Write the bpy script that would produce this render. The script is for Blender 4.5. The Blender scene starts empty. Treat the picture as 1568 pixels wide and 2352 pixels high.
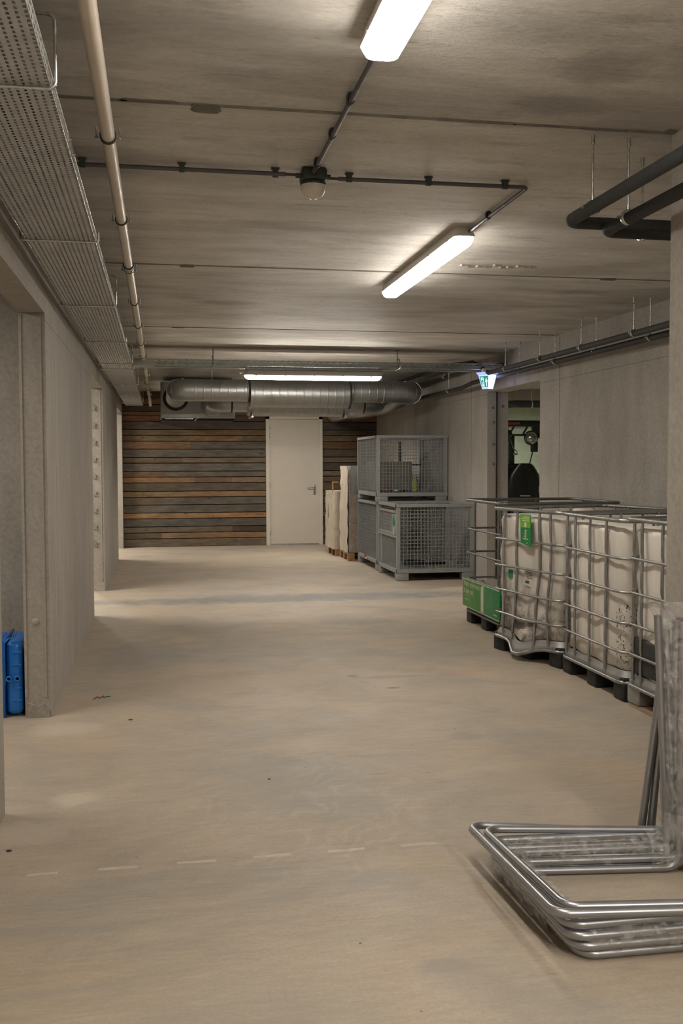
import bpy, math, random
from mathutils import Vector, Matrix
random.seed(7)
PI = math.pi
sc = bpy.context.scene
COL = sc.collection

# ------------------------------------------------------------------ camera
YAW, PITCH, ROLL, FPX, CAMH = 0.17958, 0.04919, -0.002735, 2291.6, 1.52
f_ = Vector((math.sin(YAW)*math.cos(PITCH), math.cos(YAW)*math.cos(PITCH), -math.sin(PITCH)))
r_ = Vector((math.cos(YAW), -math.sin(YAW), 0)); u_ = r_.cross(f_)
ra = r_*math.cos(ROLL) + u_*math.sin(ROLL); ua = -r_*math.sin(ROLL) + u_*math.cos(ROLL)
cd = bpy.data.cameras.new('camera'); cam = bpy.data.objects.new('camera', cd); COL.objects.link(cam)
cd.sensor_fit = 'VERTICAL'; cd.sensor_height = 36.0; cd.lens = FPX/2352*36.0
cd.clip_start = .05; cd.clip_end = 200
cam.matrix_world = Matrix(((ra.x, ua.x, -f_.x, 0), (ra.y, ua.y, -f_.y, 0), (ra.z, ua.z, -f_.z, CAMH), (0, 0, 0, 1)))
sc.camera = cam

# ------------------------------------------------------------------ world, exposure, render look
w = bpy.data.worlds.new('world'); sc.world = w; w.use_nodes = True
w.node_tree.nodes['Background'].inputs[0].default_value = (.5, .47, .42, 1)
w.node_tree.nodes['Background'].inputs[1].default_value = 0.05
sc.view_settings.view_transform = 'Standard'; sc.view_settings.look = 'None'
sc.view_settings.exposure = 0.06; sc.view_settings.gamma = 1.0; sc.view_settings.use_curve_mapping = False
cy = sc.cycles
cy.use_denoising = True; cy.max_bounces = 10; cy.diffuse_bounces = 6; cy.glossy_bounces = 4
cy.transmission_bounces = 6; cy.transparent_max_bounces = 24; cy.sample_clamp_indirect = 4.0
cy.caustics_reflective = False; cy.caustics_refractive = False

TUBE_LIGHT = (1.0, .92, .82)
LENS_POWER = 63.0
def area(name, loc, sx, sy, power, color=TUBE_LIGHT, rot=(0, 0, 0)):
    l = bpy.data.lights.new(name, 'AREA'); l.shape = 'RECTANGLE'; l.size = sx; l.size_y = sy
    l.energy = power; l.color = color
    o = bpy.data.objects.new(name, l); o.location = loc; o.rotation_euler = rot; COL.objects.link(o)
    return o
# unseen lamps added for brightness: behind the camera and in rooms either side
area('unseen_lamp_behind', (1.64, -1.3, 2.72), .12, 1.7, 125)
area('unseen_lamp_side_room', (-2.3, 5.2, 2.72), .12, 1.7, 50)
area('unseen_lamp_side_room', (-2.3, 11.2, 2.72), .12, 1.7, 120)
area('unseen_lamp_side_room', (-2.3, 17.2, 2.72), .12, 1.7, 150)
area('added_lamp_behind_ducts', (2.25, 15.8, 2.76), 1.3, .12, 62)  # added lamp, hidden by the ducts, brightens the far end
area('unseen_lamp_garage', (6.6, 12.6, 2.72), 1.7, .12, 100)
area('unseen_lamp_garage', (7.2, 19.6, 2.72), 1.7, .12, 140, (.95, 1.0, .86))

# ------------------------------------------------------------------ mesh helpers
class MB:
    def __init__(s): s.v = []; s.f = []; s.m = []; s.sm = []; s.col = []
    def add(s, vs, fs, m=0, smooth=False, col=None):
        b = len(s.v); s.v += [tuple(p) for p in vs]
        for f in fs:
            s.f.append([b+i for i in f]); s.m.append(m); s.sm.append(smooth); s.col.append(col)
        return s
    def box(s, x0, x1, y0, y1, z0, z1, m=0, col=None, skip=()):
        vs = [(x0,y0,z0),(x1,y0,z0),(x1,y1,z0),(x0,y1,z0),(x0,y0,z1),(x1,y0,z1),(x1,y1,z1),(x0,y1,z1)]
        fs = [(0,3,2,1),(4,5,6,7),(0,1,5,4),(1,2,6,5),(2,3,7,6),(3,0,4,7)]
        return s.add(vs, fs, m, False, col)
    def rbox(s, x0, x1, y0, y1, z0, z1, r=.01, m=0, seg=3, smooth=True):
        """box with rounded vertical edges and chamfered top and bottom"""
        r = min(r, (x1-x0)/2-1e-4, (y1-y0)/2-1e-4, (z1-z0)/2-1e-4)
        def ring(rr, ins, z):
            out = []
            for cx, cy_, a0 in ((x1-r, y1-r, 0), (x0+r, y1-r, PI/2), (x0+r, y0+r, PI), (x1-r, y0+r, 1.5*PI)):
                for i in range(seg+1):
                    a = a0 + PI/2*i/seg
                    out.append((cx+(r-ins)*math.cos(a), cy_+(r-ins)*math.sin(a), z))
            return out
        rings = []
        for i in range(seg+1):
            a = PI/2*i/seg; rings.append(ring(r, r*(1-math.sin(a)), z0+r*(1-math.cos(a))))
        for i in range(seg+1):
            a = PI/2*i/seg; rings.append(ring(r, r*(1-math.cos(a)), z1-r*(1-math.sin(a))))
        return s.loft(rings, m, smooth)
    def loft(s, rings, m=0, smooth=True, closed=True, caps=True, col=None):
        n = len(rings[0]); vs = [p for r in rings for p in r]; fs = []
        for k in range(len(rings)-1):
            for i in range(n if closed else n-1):
                j = (i+1) % n
                fs.append((k*n+i, k*n+j, (k+1)*n+j, (k+1)*n+i))
        s.add(vs, fs, m, smooth, col)
        if caps and closed:
            s.add(rings[0], [tuple(range(n-1, -1, -1))], m, False, col)
            s.add(rings[-1], [tuple(range(n))], m, False, col)
        return s
    def sweep(s, pts, r, n=10, m=0, caps=True, closed=False, smooth=True, flat=1.0):
        pts = [Vector(p) for p in pts]; N = len(pts)
        rs = r if isinstance(r, (list, tuple)) else [r]*N
        T = []
        for i in range(N):
            a = pts[i-1] if (i > 0 or closed) else pts[i]; b = pts[(i+1) % N] if (i < N-1 or closed) else pts[i]
            t = (b-a); T.append(t.normalized() if t.length > 1e-9 else Vector((0, 0, 1)))
        up = Vector((0, 0, 1)) if abs(T[0].z) < .9 else Vector((1, 0, 0))
        nrm = (up - T[0]*up.dot(T[0])).normalized(); rings = []
        for i in range(N):
            nrm = (nrm - T[i]*nrm.dot(T[i])).normalized(); bi = T[i].cross(nrm)
            rings.append([pts[i] + (nrm*math.cos(2*PI*k/n)*flat + bi*math.sin(2*PI*k/n))*rs[i] for k in range(n)])
        if closed: rings.append(rings[0])
        return s.loft(rings, m, smooth, True, caps and not closed)
    def cyl(s, p0, p1, r, n=16, m=0, smooth=True): return s.sweep([p0, p1], r, n, m, True, False, smooth)
    def lathe(s, c, prof, n=24, m=0, axis='z', smooth=True):
        rings = []
        for rr, h in prof:
            ring = []
            for k in range(n):
                a = 2*PI*k/n; x, y = rr*math.cos(a), rr*math.sin(a)
                ring.append({'z': (c[0]+x, c[1]+y, c[2]+h), 'y': (c[0]+x, c[1]+h, c[2]-y), 'x': (c[0]+h, c[1]+x, c[2]+y)}[axis])
            rings.append(ring)
        return s.loft(rings, m, smooth)
    def prism(s, poly, d0, d1, axis='y', m=0, col=None):
        def P(a, b, d): return {'y': (a, d, b), 'x': (d, a, b), 'z': (a, b, d)}[axis]
        n = len(poly)
        vs = [P(a, b, d0) for a, b in poly] + [P(a, b, d1) for a, b in poly]
        fs = [tuple(range(n-1, -1, -1)), tuple(range(n, 2*n))] + [(i, (i+1) % n, n+(i+1) % n, n+i) for i in range(n)]
        return s.add(vs, fs, m, False, col)
    def xf(s, fn): s.v = [tuple(fn(Vector(p))) for p in s.v]; return s
    def build(s, name, mats, parent=None, recalc=True, origin=None):
        me = bpy.data.meshes.new(name)
        off = Vector((0, 0, 0))
        if parent is not None:
            q = parent
            while q is not None: off += Vector(q.location); q = q.parent
        else:
            xs = [p[0] for p in s.v]; ys = [p[1] for p in s.v]; zs = [p[2] for p in s.v]
            off = Vector(((min(xs)+max(xs))/2, (min(ys)+max(ys))/2, min(zs))) if origin is None else Vector(origin)
        me.from_pydata([tuple(Vector(p)-off) for p in s.v], [], s.f)
        mats = mats if isinstance(mats, (list, tuple)) else [mats]
        for mm in mats: me.materials.append(mm)
        me.polygons.foreach_set('material_index', s.m); me.polygons.foreach_set('use_smooth', s.sm)
        if any(c is not None for c in s.col):
            at = me.color_attributes.new('tint', 'FLOAT_COLOR', 'CORNER')
            for p, c in zip(me.polygons, s.col):
                c = c or (.05, .04, .035)
                for li in p.loop_indices: at.data[li].color = (c[0], c[1], c[2], 1)
        me.update()
        if recalc:
            import bmesh
            bm = bmesh.new(); bm.from_mesh(me); bmesh.ops.recalc_face_normals(bm, faces=bm.faces); bm.to_mesh(me); bm.free()
        o = bpy.data.objects.new(name, me); COL.objects.link(o)
        if parent is not None: o.parent = parent
        else: o.location = off
        return o

def fillet(pts, r, seg=6, closed=False):
    pts = [Vector(p) for p in pts]; out = []; N = len(pts)
    for i in range(N):
        if not closed and i in (0, N-1): out.append(pts[i]); continue
        p, a, b = pts[i], pts[i-1], pts[(i+1) % N]
        da, db = (a-p), (b-p); la, lb = da.length, db.length; da.normalize(); db.normalize()
        ang = da.angle(db)
        if ang > PI-.02: out.append(p); continue
        t = min(r/math.tan(ang/2), la*.49, lb*.49); rr = t*math.tan(ang/2)
        cdir = (da+db).normalized(); c = p + cdir*(rr/math.sin(ang/2))
        v0 = (p+da*t)-c; v1 = (p+db*t)-c; tot = v0.angle(v1)
        for k in range(seg+1):
            s_ = k/seg
            out.append(c + (v0*math.sin((1-s_)*tot)+v1*math.sin(s_*tot))/math.sin(tot))
    return out

def ridged(pts, r, pitch, ridge, wid=.008):
    """resample a path and give the tube a thin raised seam at every pitch"""
    pts = [Vector(p) for p in pts]; seg = [(pts[i+1]-pts[i]).length for i in range(len(pts)-1)]; L = sum(seg)
    ds = sorted(set([0, L] + [sum(seg[:i]) for i in range(1, len(seg))]))
    k = pitch*.5
    while k < L-.01:
        ds += [k-wid*3.5, k-wid*1.2, k-wid*.4, k+wid*.4, k+wid*1.2, k+wid*3.5]; k += pitch
    ds = sorted(d for d in ds if 0 <= d <= L); P = []; R = []
    for d in ds:
        q = d; i = 0
        while i < len(seg)-1 and q > seg[i]: q -= seg[i]; i += 1
        P.append(pts[i].lerp(pts[i+1], min(1, q/seg[i])))
        ph = ((d - pitch*.5) % pitch); ph = min(ph, pitch-ph)
        R.append(r+ridge if ph < wid*.7 and d > .01 and d < L-.01 else r)
    return P, R

def tag(o, label=None, cat=None, group=None, kind=None):
    if label: o['label'] = label
    if cat: o['category'] = cat
    if group: o['group'] = group
    if kind: o['kind'] = kind
    return o
def thing(name, label, cat, loc=(0, 0, 0), group=None):
    o = bpy.data.objects.new(name, None); o.empty_display_size = .1; COL.objects.link(o); o.location = loc
    return tag(o, label, cat, group)
def part(mb, name, mats, parent, label=None):
    o = mb.build(name, mats, parent)
    if label: o['label'] = label
    return o
def struct(mb, name, mats): return tag(mb.build(name, mats, None, origin=(0, 0, 0)), kind='structure')
def copy_tree(o, parent=None):
    c = o.copy(); COL.objects.link(c); c.parent = parent
    for ch in list(o.children): copy_tree(ch, c)
    return c
def text_geo(txt, size):
    cu = bpy.data.curves.new('lettering', 'FONT'); cu.body = txt; cu.size = size; cu.extrude = .0004
    ob = bpy.data.objects.new('lettering', cu); COL.objects.link(ob)
    dg = bpy.context.evaluated_depsgraph_get(); me = bpy.data.meshes.new_from_object(ob.evaluated_get(dg))
    vs = [tuple(v.co) for v in me.vertices]; fs = [tuple(p.vertices) for p in me.polygons]
    bpy.data.objects.remove(ob); bpy.data.curves.remove(cu); bpy.data.meshes.remove(me)
    return vs, fs

# ------------------------------------------------------------------ material helpers
class NT:
    def __init__(s, name):
        s.mat = bpy.data.materials.new(name); s.mat.use_nodes = True; s.t = s.mat.node_tree
        s.b = s.t.nodes['Principled BSDF']; s.out = s.t.nodes['Material Output']; s._pos = None
    def n(s, ty, **kw):
        x = s.t.nodes.new(ty)
        for k, v in kw.items(): setattr(x, k, v)
        return x
    def link(s, a, b): s.t.links.new(a, b)
    def setin(s, sock, v):
        if hasattr(v, 'is_output') or isinstance(v, bpy.types.NodeSocket): s.link(v, sock)
        else: sock.default_value = v
    def pos(s):
        if s._pos is None: s._pos = s.n('ShaderNodeNewGeometry').outputs['Position']
        return s._pos
    def objc(s): return s.n('ShaderNodeTexCoord').outputs['Object']
    def m(s, op, a, b=0.0, c=0.0, clamp=False):
        x = s.n('ShaderNodeMath', operation=op, use_clamp=clamp)
        s.setin(x.inputs[0], a); s.setin(x.inputs[1], b)
        if op in ('COMPARE', 'MULTIPLY_ADD', 'SMOOTH_MIN'): s.setin(x.inputs[2], c)
        return x.outputs[0]
    def xyz(s, vec=None):
        x = s.n('ShaderNodeSeparateXYZ'); s.link(vec or s.pos(), x.inputs[0]); return x.outputs
    def mapv(s, vec, scale=(1, 1, 1), loc=(0, 0, 0), rot=(0, 0, 0)):
        x = s.n('ShaderNodeMapping'); s.link(vec, x.inputs[0]); x.inputs['Scale'].default_value = scale
        x.inputs['Location'].default_value = loc; x.inputs['Rotation'].default_value = rot; return x.outputs[0]
    def noise(s, scale, detail=6, rough=.6, vec=None, dist=0):
        x = s.n('ShaderNodeTexNoise'); s.link(vec or s.pos(), x.inputs['Vector'])
        x.inputs['Scale'].default_value = scale; x.inputs['Detail'].default_value = detail
        x.inputs['Roughness'].default_value = rough; x.inputs['Distortion'].default_value = dist; return x.outputs['Fac']
    def ramp(s, fac, stops):
        x = s.n('ShaderNodeValToRGB'); s.link(fac, x.inputs[0]); e = x.color_ramp.elements
        while len(e) < len(stops): e.new(.5)
        for i, (p, c) in enumerate(stops):
            e[i].position = p; e[i].color = (c[0], c[1], c[2], 1) if isinstance(c, (tuple, list)) else (c, c, c, 1)
        return x.outputs[0]
    def mix(s, fac, a, b, mode='MIX'):
        x = s.n('ShaderNodeMix', data_type='RGBA', blend_type=mode)
        s.setin(x.inputs[0], fac)
        for k, v in ((6, a), (7, b)):
            if isinstance(v, (tuple, list)): x.inputs[k].default_value = (v[0], v[1], v[2], 1)
            else: s.link(v, x.inputs[k])
        return x.outputs[2]
    def bump(s, h, strength=.3, dist=.01, normal=None):
        x = s.n('ShaderNodeBump'); s.link(h, x.inputs['Height']); x.inputs['Strength'].default_value = strength
        x.inputs['Distance'].default_value = dist
        if normal is not None: s.link(normal, x.inputs['Normal'])
        return x.outputs[0]
    def set(s, **kw):
        names = dict(color='Base Color', rough='Roughness', metal='Metallic', normal='Normal', alpha='Alpha',
                     spec='Specular IOR Level', ecol='Emission Color', estr='Emission Strength', trans='Transmission Weight', ior='IOR', coat='Coat Weight')
        for k, v in kw.items():
            sock = s.b.inputs[names[k]]
            if isinstance(v, (tuple, list)): sock.default_value = (v[0], v[1], v[2], 1)
            else: s.setin(sock, v)
        return s.mat

def plain(name, c, rough=.5, metal=0.0, var=.12, vscale=14, bump=0.0, bscale=60, c2=None, spec=.5):
    t = NT(name); o = t.objc()
    nz = t.noise(vscale, 5, .6, o)
    c2 = c2 or tuple(x*(1-var*2.2) for x in c)
    col = t.ramp(nz, [(.3, c2), (.68, c)])
    t.set(color=col, metal=metal, spec=spec, rough=t.ramp(t.noise(vscale*2.3, 4, .6, o), [(.3, max(.03, rough-.07)), (.7, min(1, rough+.08))]))
    if bump: t.set(normal=t.bump(t.noise(bscale, 4, .6, o), bump, .004))
    return t.mat

def concrete(name, c1, c2, stretch=(1, 1, 1), rough=.75, joints=(), zjoints=(), side=None, bump=.25, spec=.35, speck=True, fine=110):
    t = NT(name); p = t.pos(); pv = t.mapv(p, stretch)
    big = t.noise(.55, 5, .55, pv, .3); mid = t.noise(3.2, 8, .62, pv); fin = t.noise(38, 6, .7, p)
    col = t.ramp(big, [(.32, c2), (.66, c1)])
    col = t.mix(.55, col, t.ramp(mid, [(.3, tuple(x*.80 for x in c2)), (.7, tuple(min(1, x*1.14) for x in c1))]))
    col = t.mix(.22, col, t.ramp(fin, [(.35, .12), (.65, .62)]), 'OVERLAY')
    if speck:
        v = t.n('ShaderNodeTexVoronoi'); t.link(t.mapv(p, stretch), v.inputs['Vector']); v.inputs['Scale'].default_value = 26
        m_ = t.m('LESS_THAN', v.outputs['Distance'], .10)
        gate = t.m('GREATER_THAN', t.noise(2.3, 3, .5, p), .56)
        col = t.mix(t.m('MULTIPLY', t.m('MULTIPLY', m_, gate), .5), col, tuple(x*.42 for x in c2))
    X, Y, Z = t.xyz()
    onface = t.m(side[0], X, side[1]) if side else 1.0
    for j in joints: col = t.mix(t.m('MULTIPLY', t.m('MULTIPLY', t.m('COMPARE', Y, j, .006), onface), .75), col, (.045, .04, .035))
    for j in zjoints: col = t.mix(t.m('MULTIPLY', t.m('MULTIPLY', t.m('COMPARE', Z, j, .003), onface), .5), col, (.07, .06, .05))
    h = t.m('ADD', t.m('MULTIPLY', mid, .7), t.m('MULTIPLY', fin, .5))
    t.set(color=col, rough=t.ramp(mid, [(.3, rough-.08), (.7, min(1, rough+.1))]), spec=spec, normal=t.bump(h, bump, .012))
    return t

# concrete surfaces
M_wall = concrete('wall_concrete', (.415, .384, .338), (.345, .32, .282), (1, 1, .45), .8, (6.69, 9.56), (2.368,), ('GREATER_THAN', -.664), .12, speck=False).mat
M_wallr = concrete('wall_concrete_right', (.415, .392, .352), (.345, .325, .29), (1, 1, .4), .8, (9.67, 12.6, 15.5), (2.368,), ('LESS_THAN', 4.024), .12, speck=False).mat
M_pillar = concrete('pillar_concrete', (.43, .40, .352), (.36, .335, .295), (1, 1, .5), .78, bump=.12).mat
M_chip = concrete('chipped_concrete', (.24, .22, .19), (.11, .10, .088), (3, 3, 3), .9, bump=.9).mat
M_paint_patch = plain('pale_filler', (.46, .41, .35), .7)
tc = concrete('ceiling_concrete', (.78, .752, .70), (.57, .548, .508), (.38, 1.25, 1), .52, bump=.5, spec=.55)
def ceiling_extra(t):
    p = t.pos(); s = t.b.inputs['Base Color'].links[0].from_socket
    st = t.ramp(t.noise(1.1, 4, .5, t.mapv(p, (.45, 1.3, 1)), .6), [(.50, 0), (.64, 1)])
    s = t.mix(t.m('MULTIPLY', st, .42), s, (.24, .222, .198))
    s2 = t.ramp(t.noise(7, 9, .75, t.mapv(p, (.35, 1.6, 1))), [(.36, 1), (.46, 0)])
    s = t.mix(t.m('MULTIPLY', s2, .26), s, (.14, .122, .104))
    X, Y, Z = t.xyz()
    # darker damp rings seen in the photograph
    for cx, cy_, rx, ry in ((1.46, 3.15, .16, .16), (1.45, 3.52, .22, .10), (3.2, 7.25, .25, .10), (.55, 8.2, .3, .12)):
        d = t.m('ADD', t.m('POWER', t.m('DIVIDE', t.m('SUBTRACT', X, cx), rx), 2), t.m('POWER', t.m('DIVIDE', t.m('SUBTRACT', Y, cy_), ry), 2))
        d = t.m('ADD', d, t.m('MULTIPLY', t.m('SUBTRACT', t.noise(9, 4, .6, p), .5), 1.6))
        s = t.mix(t.m('MULTIPLY', t.m('SUBTRACT', 1.25, d, clamp=True), .38), s, (.12, .105, .09))
    t.link(s, t.b.inputs['Base Color'])
    coarse = t.noise(26, 8, .72, t.mapv(p, (.5, 1.6, 1))); wav = t.noise(5, 3, .5, t.mapv(p, (.35, 1.4, 1)))
    pit = t.ramp(t.noise(75, 5, .7, t.mapv(p, (.7, 1.3, 1))), [(.34, 0), (.48, 1)])
    h = t.m('ADD', t.m('ADD', t.m('MULTIPLY', coarse, .75), t.m('MULTIPLY', wav, 1.0)), t.m('MULTIPLY', pit, .12))
    glossy = t.m('MULTIPLY', t.m('GREATER_THAN', Y, 5.6), t.m('LESS_THAN', Y, 9.73))
    t.set(normal=t.bump(h, .8, .018), rough=t.m('SUBTRACT', t.ramp(coarse, [(.3, .58), (.7, .74)]), t.m('SUBTRACT', t.m('MULTIPLY', glossy, .13), .04)))
    t.link(t.mix(.22, t.b.inputs['Base Color'].links[0].from_socket, t.ramp(coarse, [(.34, .22), (.62, .62)]), 'OVERLAY'), t.b.inputs['Base Color'])
ceiling_extra(tc); M_ceil = tc.mat
M_dark = plain('dark_gap', (.03, .027, .024), .9)

def floor_material():
    t = NT('floor_screed'); p = t.pos(); X, Y, Z = t.xyz()
    base = t.ramp(t.noise(.42, 5, .55, t.mapv(p, (1, .8, 1)), .5), [(.3, (.345, .300, .243)), (.5, (.415, .350, .272)), (.7, (.455, .375, .282))])
    cloud = t.ramp(t.noise(1.6, 8, .62, t.mapv(p, (.8, 1, 1), (5, 2, 0)), 1.2), [(.3, (.29, .27, .235)), (.55, (.42, .355, .28)), (.75, (.50, .425, .33))])
    col = t.mix(.5, base, cloud)
    fin = t.noise(70, 6, .75, p)
    col = t.mix(.16, col, t.ramp(fin, [(.35, .15), (.65, .65)]), 'OVERLAY')
    # ochre tint and grey wear
    och = t.ramp(t.noise(.9, 5, .55, t.mapv(p, (1, 1, 1), (11, 3, 0)), .8), [(.5, 0), (.7, 1)])
    col = t.mix(t.m('MULTIPLY', och, .38), col, (.45, .335, .215))
    gry = t.ramp(t.noise(1.0, 6, .6, t.mapv(p, (.8, 1.5, 1), (2, 9, 0)), 1.0), [(.5, 0), (.68, 1)])
    col = t.mix(t.m('MULTIPLY', gry, .5), col, (.26, .25, .228))
    # swirling pale trowel marks in the middle foreground
    swirl = t.n('ShaderNodeTexWave'); t.link(t.mapv(p, (1, 1, 1), (.2, -.3, 0), (0, 0, .5)), swirl.inputs['Vector'])
    swirl.inputs['Scale'].default_value = 3.2; swirl.inputs['Distortion'].default_value = 14; swirl.inputs['Detail'].default_value = 4; swirl.inputs['Detail Scale'].default_value = 1.2
    def blob(cx, cy_, rx, ry, nz=1.2, ns=5.0):
        d = t.m('ADD', t.m('POWER', t.m('DIVIDE', t.m('SUBTRACT', X, cx), rx), 2), t.m('POWER', t.m('DIVIDE', t.m('SUBTRACT', Y, cy_), ry), 2))
        d = t.m('ADD', d, t.m('MULTIPLY', t.m('SUBTRACT', t.noise(ns, 5, .65, p), .5), nz*2))
        return t.m('SUBTRACT', 1.2, d, clamp=True)
    sw = t.m('MULTIPLY', t.ramp(swirl.outputs['Fac'], [(.55, 0), (.9, 1)]), blob(.62, 4.4, .55, .95))
    col = t.mix(t.m('MULTIPLY', t.m('MULTIPLY', sw, t.ramp(t.noise(3.1, 4, .6, p), [(.42, 0), (.6, 1)])), .24), col, (.56, .50, .43))
    strk = t.ramp(t.noise(16, 7, .75, t.mapv(p, (.35, 2.2, 1), (3, 0, 0), (0, 0, -.15)), 1.0), [(.35, .30), (.65, .66)])
    col = t.mix(.22, col, strk, 'OVERLAY')
    # dark scuffs, tyre marks and the grey band across the floor
    for cx, cy_, rx, ry, k, c in ((1.5, 11.1, 2.6, .36, .85, (.185, .185, .182)), (1.53, 6.51, .055, .022, .8, (.12, .10, .075)), (1.34, 6.93, .05, .05, .5, (.16, .13, .10)), (1.38, 6.72, .04, .012, .6, (.14, .12, .09)), (-.15, 8.1, .45, .9, .5, (.24, .225, .20)),
                                  (.55, 4.75, .5, .5, .42, (.27, .255, .23)), (.84, 2.84, .10, .055, .45, (.27, .25, .22)), (.1, 2.6, .5, .35, .25, (.30, .27, .235)),
                                  (.35, 9.2, .5, .5, .32, (.24, .22, .2)), (1.9, 9.3, .4, .2, .4, (.23, .21, .19)), (1.6, 6.85, .28, .05, .35, (.22, .19, .15)),
                                  (2.2, 6.9, .2, .15, .3, (.42, .27, .18)), (.35, 7.1, .8, .5, .25, (.46, .34, .22)), (1.66, 5.27, .12, .09, .4, (.26, .22, .18)), (1.75, 4.5, .3, .2, .35, (.32, .27, .21))):
        col = t.mix(t.m('MULTIPLY', blob(cx, cy_, rx, ry), k), col, c)
    # scratches
    scr = t.ramp(t.noise(9, 6, .7, t.mapv(p, (.25, 3.2, 1), (0, 0, 0), (0, 0, .25)), 1.5), [(.30, 1), (.36, 0)])
    col = t.mix(t.m('MULTIPLY', scr, .5), col, (.20, .18, .155))
    # row of pale dashes across the floor
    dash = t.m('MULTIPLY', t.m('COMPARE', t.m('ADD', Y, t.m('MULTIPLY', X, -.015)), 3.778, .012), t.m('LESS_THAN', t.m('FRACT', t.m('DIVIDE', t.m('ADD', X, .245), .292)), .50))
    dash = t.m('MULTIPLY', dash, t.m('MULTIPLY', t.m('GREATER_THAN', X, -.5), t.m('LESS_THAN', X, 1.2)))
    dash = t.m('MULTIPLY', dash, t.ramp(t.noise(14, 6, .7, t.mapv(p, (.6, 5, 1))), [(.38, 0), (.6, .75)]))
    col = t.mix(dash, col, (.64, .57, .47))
    # pale plaster smears by the pillar bases
    for cx, cy_, rx, ry in ((-.55, 5.85, .22, .16), (-.56, 4.2, .2, .16), (-.4, 4.6, .12, .1)):
        col = t.mix(t.m('MULTIPLY', blob(cx, cy_, rx, ry, 1.0, 9), .45), col, (.60, .52, .42))
    # crumbs
    v = t.n('ShaderNodeTexVoronoi'); t.link(p, v.inputs['Vector']); v.inputs['Scale'].default_value = 9
    col = t.mix(t.m('MULTIPLY', t.m('LESS_THAN', v.outputs['Distance'], .045), t.m('GREATER_THAN', t.noise(1.7, 2, .5, p), .52)), col, (.13, .11, .09))
    h = t.m('ADD', t.m('MULTIPLY', t.noise(8, 8, .65, p), .8), t.m('MULTIPLY', fin, .25))
    t.set(color=col, rough=t.ramp(t.noise(2.2, 5, .6, p), [(.3, .50), (.7, .70)]), spec=.4, normal=t.bump(h, .12, .01))
    return t.mat
M_floor = floor_material()

def tint_wood():
    t = NT('reclaimed_planks'); a = t.n('ShaderNodeVertexColor', layer_name='tint'); p = t.pos()
    X, Y, Z = t.xyz()
    row = t.m('FLOOR', t.m('MULTIPLY', Z, 7.3))
    cv = t.n('ShaderNodeCombineXYZ'); t.link(t.m('MULTIPLY_ADD', row, 3.7, t.m('MULTIPLY', X, 1.4)), cv.inputs[0]); t.link(t.m('MULTIPLY', Z, 26), cv.inputs[2]); t.link(row, cv.inputs[1])
    g = t.noise(3.5, 9, .68, cv.outputs[0], .7)
    col = t.mix(.75, a.outputs['Color'], t.ramp(g, [(.28, .18), (.5, .5), (.75, .85)]), 'OVERLAY')
    blot = t.ramp(t.noise(2.6, 6, .65, t.mapv(p, (1, 1, 3))), [(.35, .55), (.65, 1.15)])
    col = t.mix(.7, col, blot, 'MULTIPLY')
    v = t.n('ShaderNodeTexVoronoi'); t.link(t.mapv(p, (2.2, 1, 7.3)), v.inputs['Vector']); v.inputs['Scale'].default_value = 1.0
    col = t.mix(t.m('MULTIPLY', t.m('LESS_THAN', v.outputs['Distance'], .085), .7), col, (.03, .022, .016))
    t.set(color=col, rough=.8, normal=t.bump(g, .35, .01)); return t.mat
M_planks = tint_wood()

def galv(name, c=(.46, .47, .47), rough=.42, metal=.85, scale=26, dark=.55):
    t = NT(name); o = t.objc()
    v = t.n('ShaderNodeTexVoronoi'); t.link(o, v.inputs['Vector']); v.inputs['Scale'].default_value = scale
    k = t.mix(.5, t.ramp(v.outputs['Color'], [(0, .35), (1, .65)]), t.ramp(t.noise(scale*.4, 5, .6, o), [(.3, .3), (.7, .7)]))
    col = t.ramp(k, [(.3, tuple(x*dark for x in c)), (.7, c)])
    t.set(color=col, metal=metal, rough=t.ramp(k, [(.3, rough-.1), (.7, rough+.1)])); return t.mat
M_galv = galv('galvanised_steel')
M_duct = galv('duct_steel', (.42, .43, .42), .40, .95, 9, .72)
M_duct_in = galv('duct_flex_foil', (.40, .38, .35), .38, .95, 12, .6)
M_cage = galv('painted_cage_steel', (.37, .385, .38), .5, .3, 20, .7)
M_cagebar = galv('tote_cage_tube', (.44, .44, .425), .38, .85, 30, .55)
M_cagebar_dark = galv('old_tote_cage_tube', (.22, .225, .215), .5, .7, 30, .6)
M_tubes = galv('bent_tube_steel', (.42, .43, .445), .36, .9, 5, .82)
M_sheetbase = galv('tote_base_sheet', (.40, .40, .385), .5, .6, 12, .6)
M_zinc = plain('zinc_plated', (.62, .64, .62), .28, .95, .08)
M_blackfeet = plain('black_recycled_plastic', (.032, .032, .031), .62, 0, .3, 18, .3, 30, spec=.35)
M_pipe = plain('cream_pipe_plastic', (.62, .545, .44), .35, 0, .06, 6)
M_rubber = plain('black_rubber', (.02, .022, .022), .6)
M_insul = plain('black_pipe_insulation', (.036, .037, .038), .75, 0, .15, 30, .25, 50)
M_conduit = plain('dark_grey_conduit', (.085, .083, .088), .45, 0, .1)
M_clip = plain('dark_green_clip', (.03, .04, .036), .5)
M_lamphouse = plain('lamp_housing_plastic', (.74, .72, .68), .45, 0, .05)
M_dome = plain('opal_dome', (.70, .655, .595), .25, 0, .04)
M_white_door = plain('door_paint', (.60, .555, .475), .5, 0, .03, 3, .03, 200)
M_frame = plain('door_frame_paint', (.64, .60, .52), .45, 0, .03, 3)
M_steel = plain('brushed_handle', (.55, .54, .52), .3, .95, .06)
M_unit = galv('air_unit_sheet', (.45, .46, .45), .42, .8, 6, .8)
M_blue = plain('blue_crate_plastic', (.014, .19, .66), .33, 0, .14, 5)
M_blue_d = plain('blue_rim_plastic', (.012, .14, .50), .36, 0, .14, 5)
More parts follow.
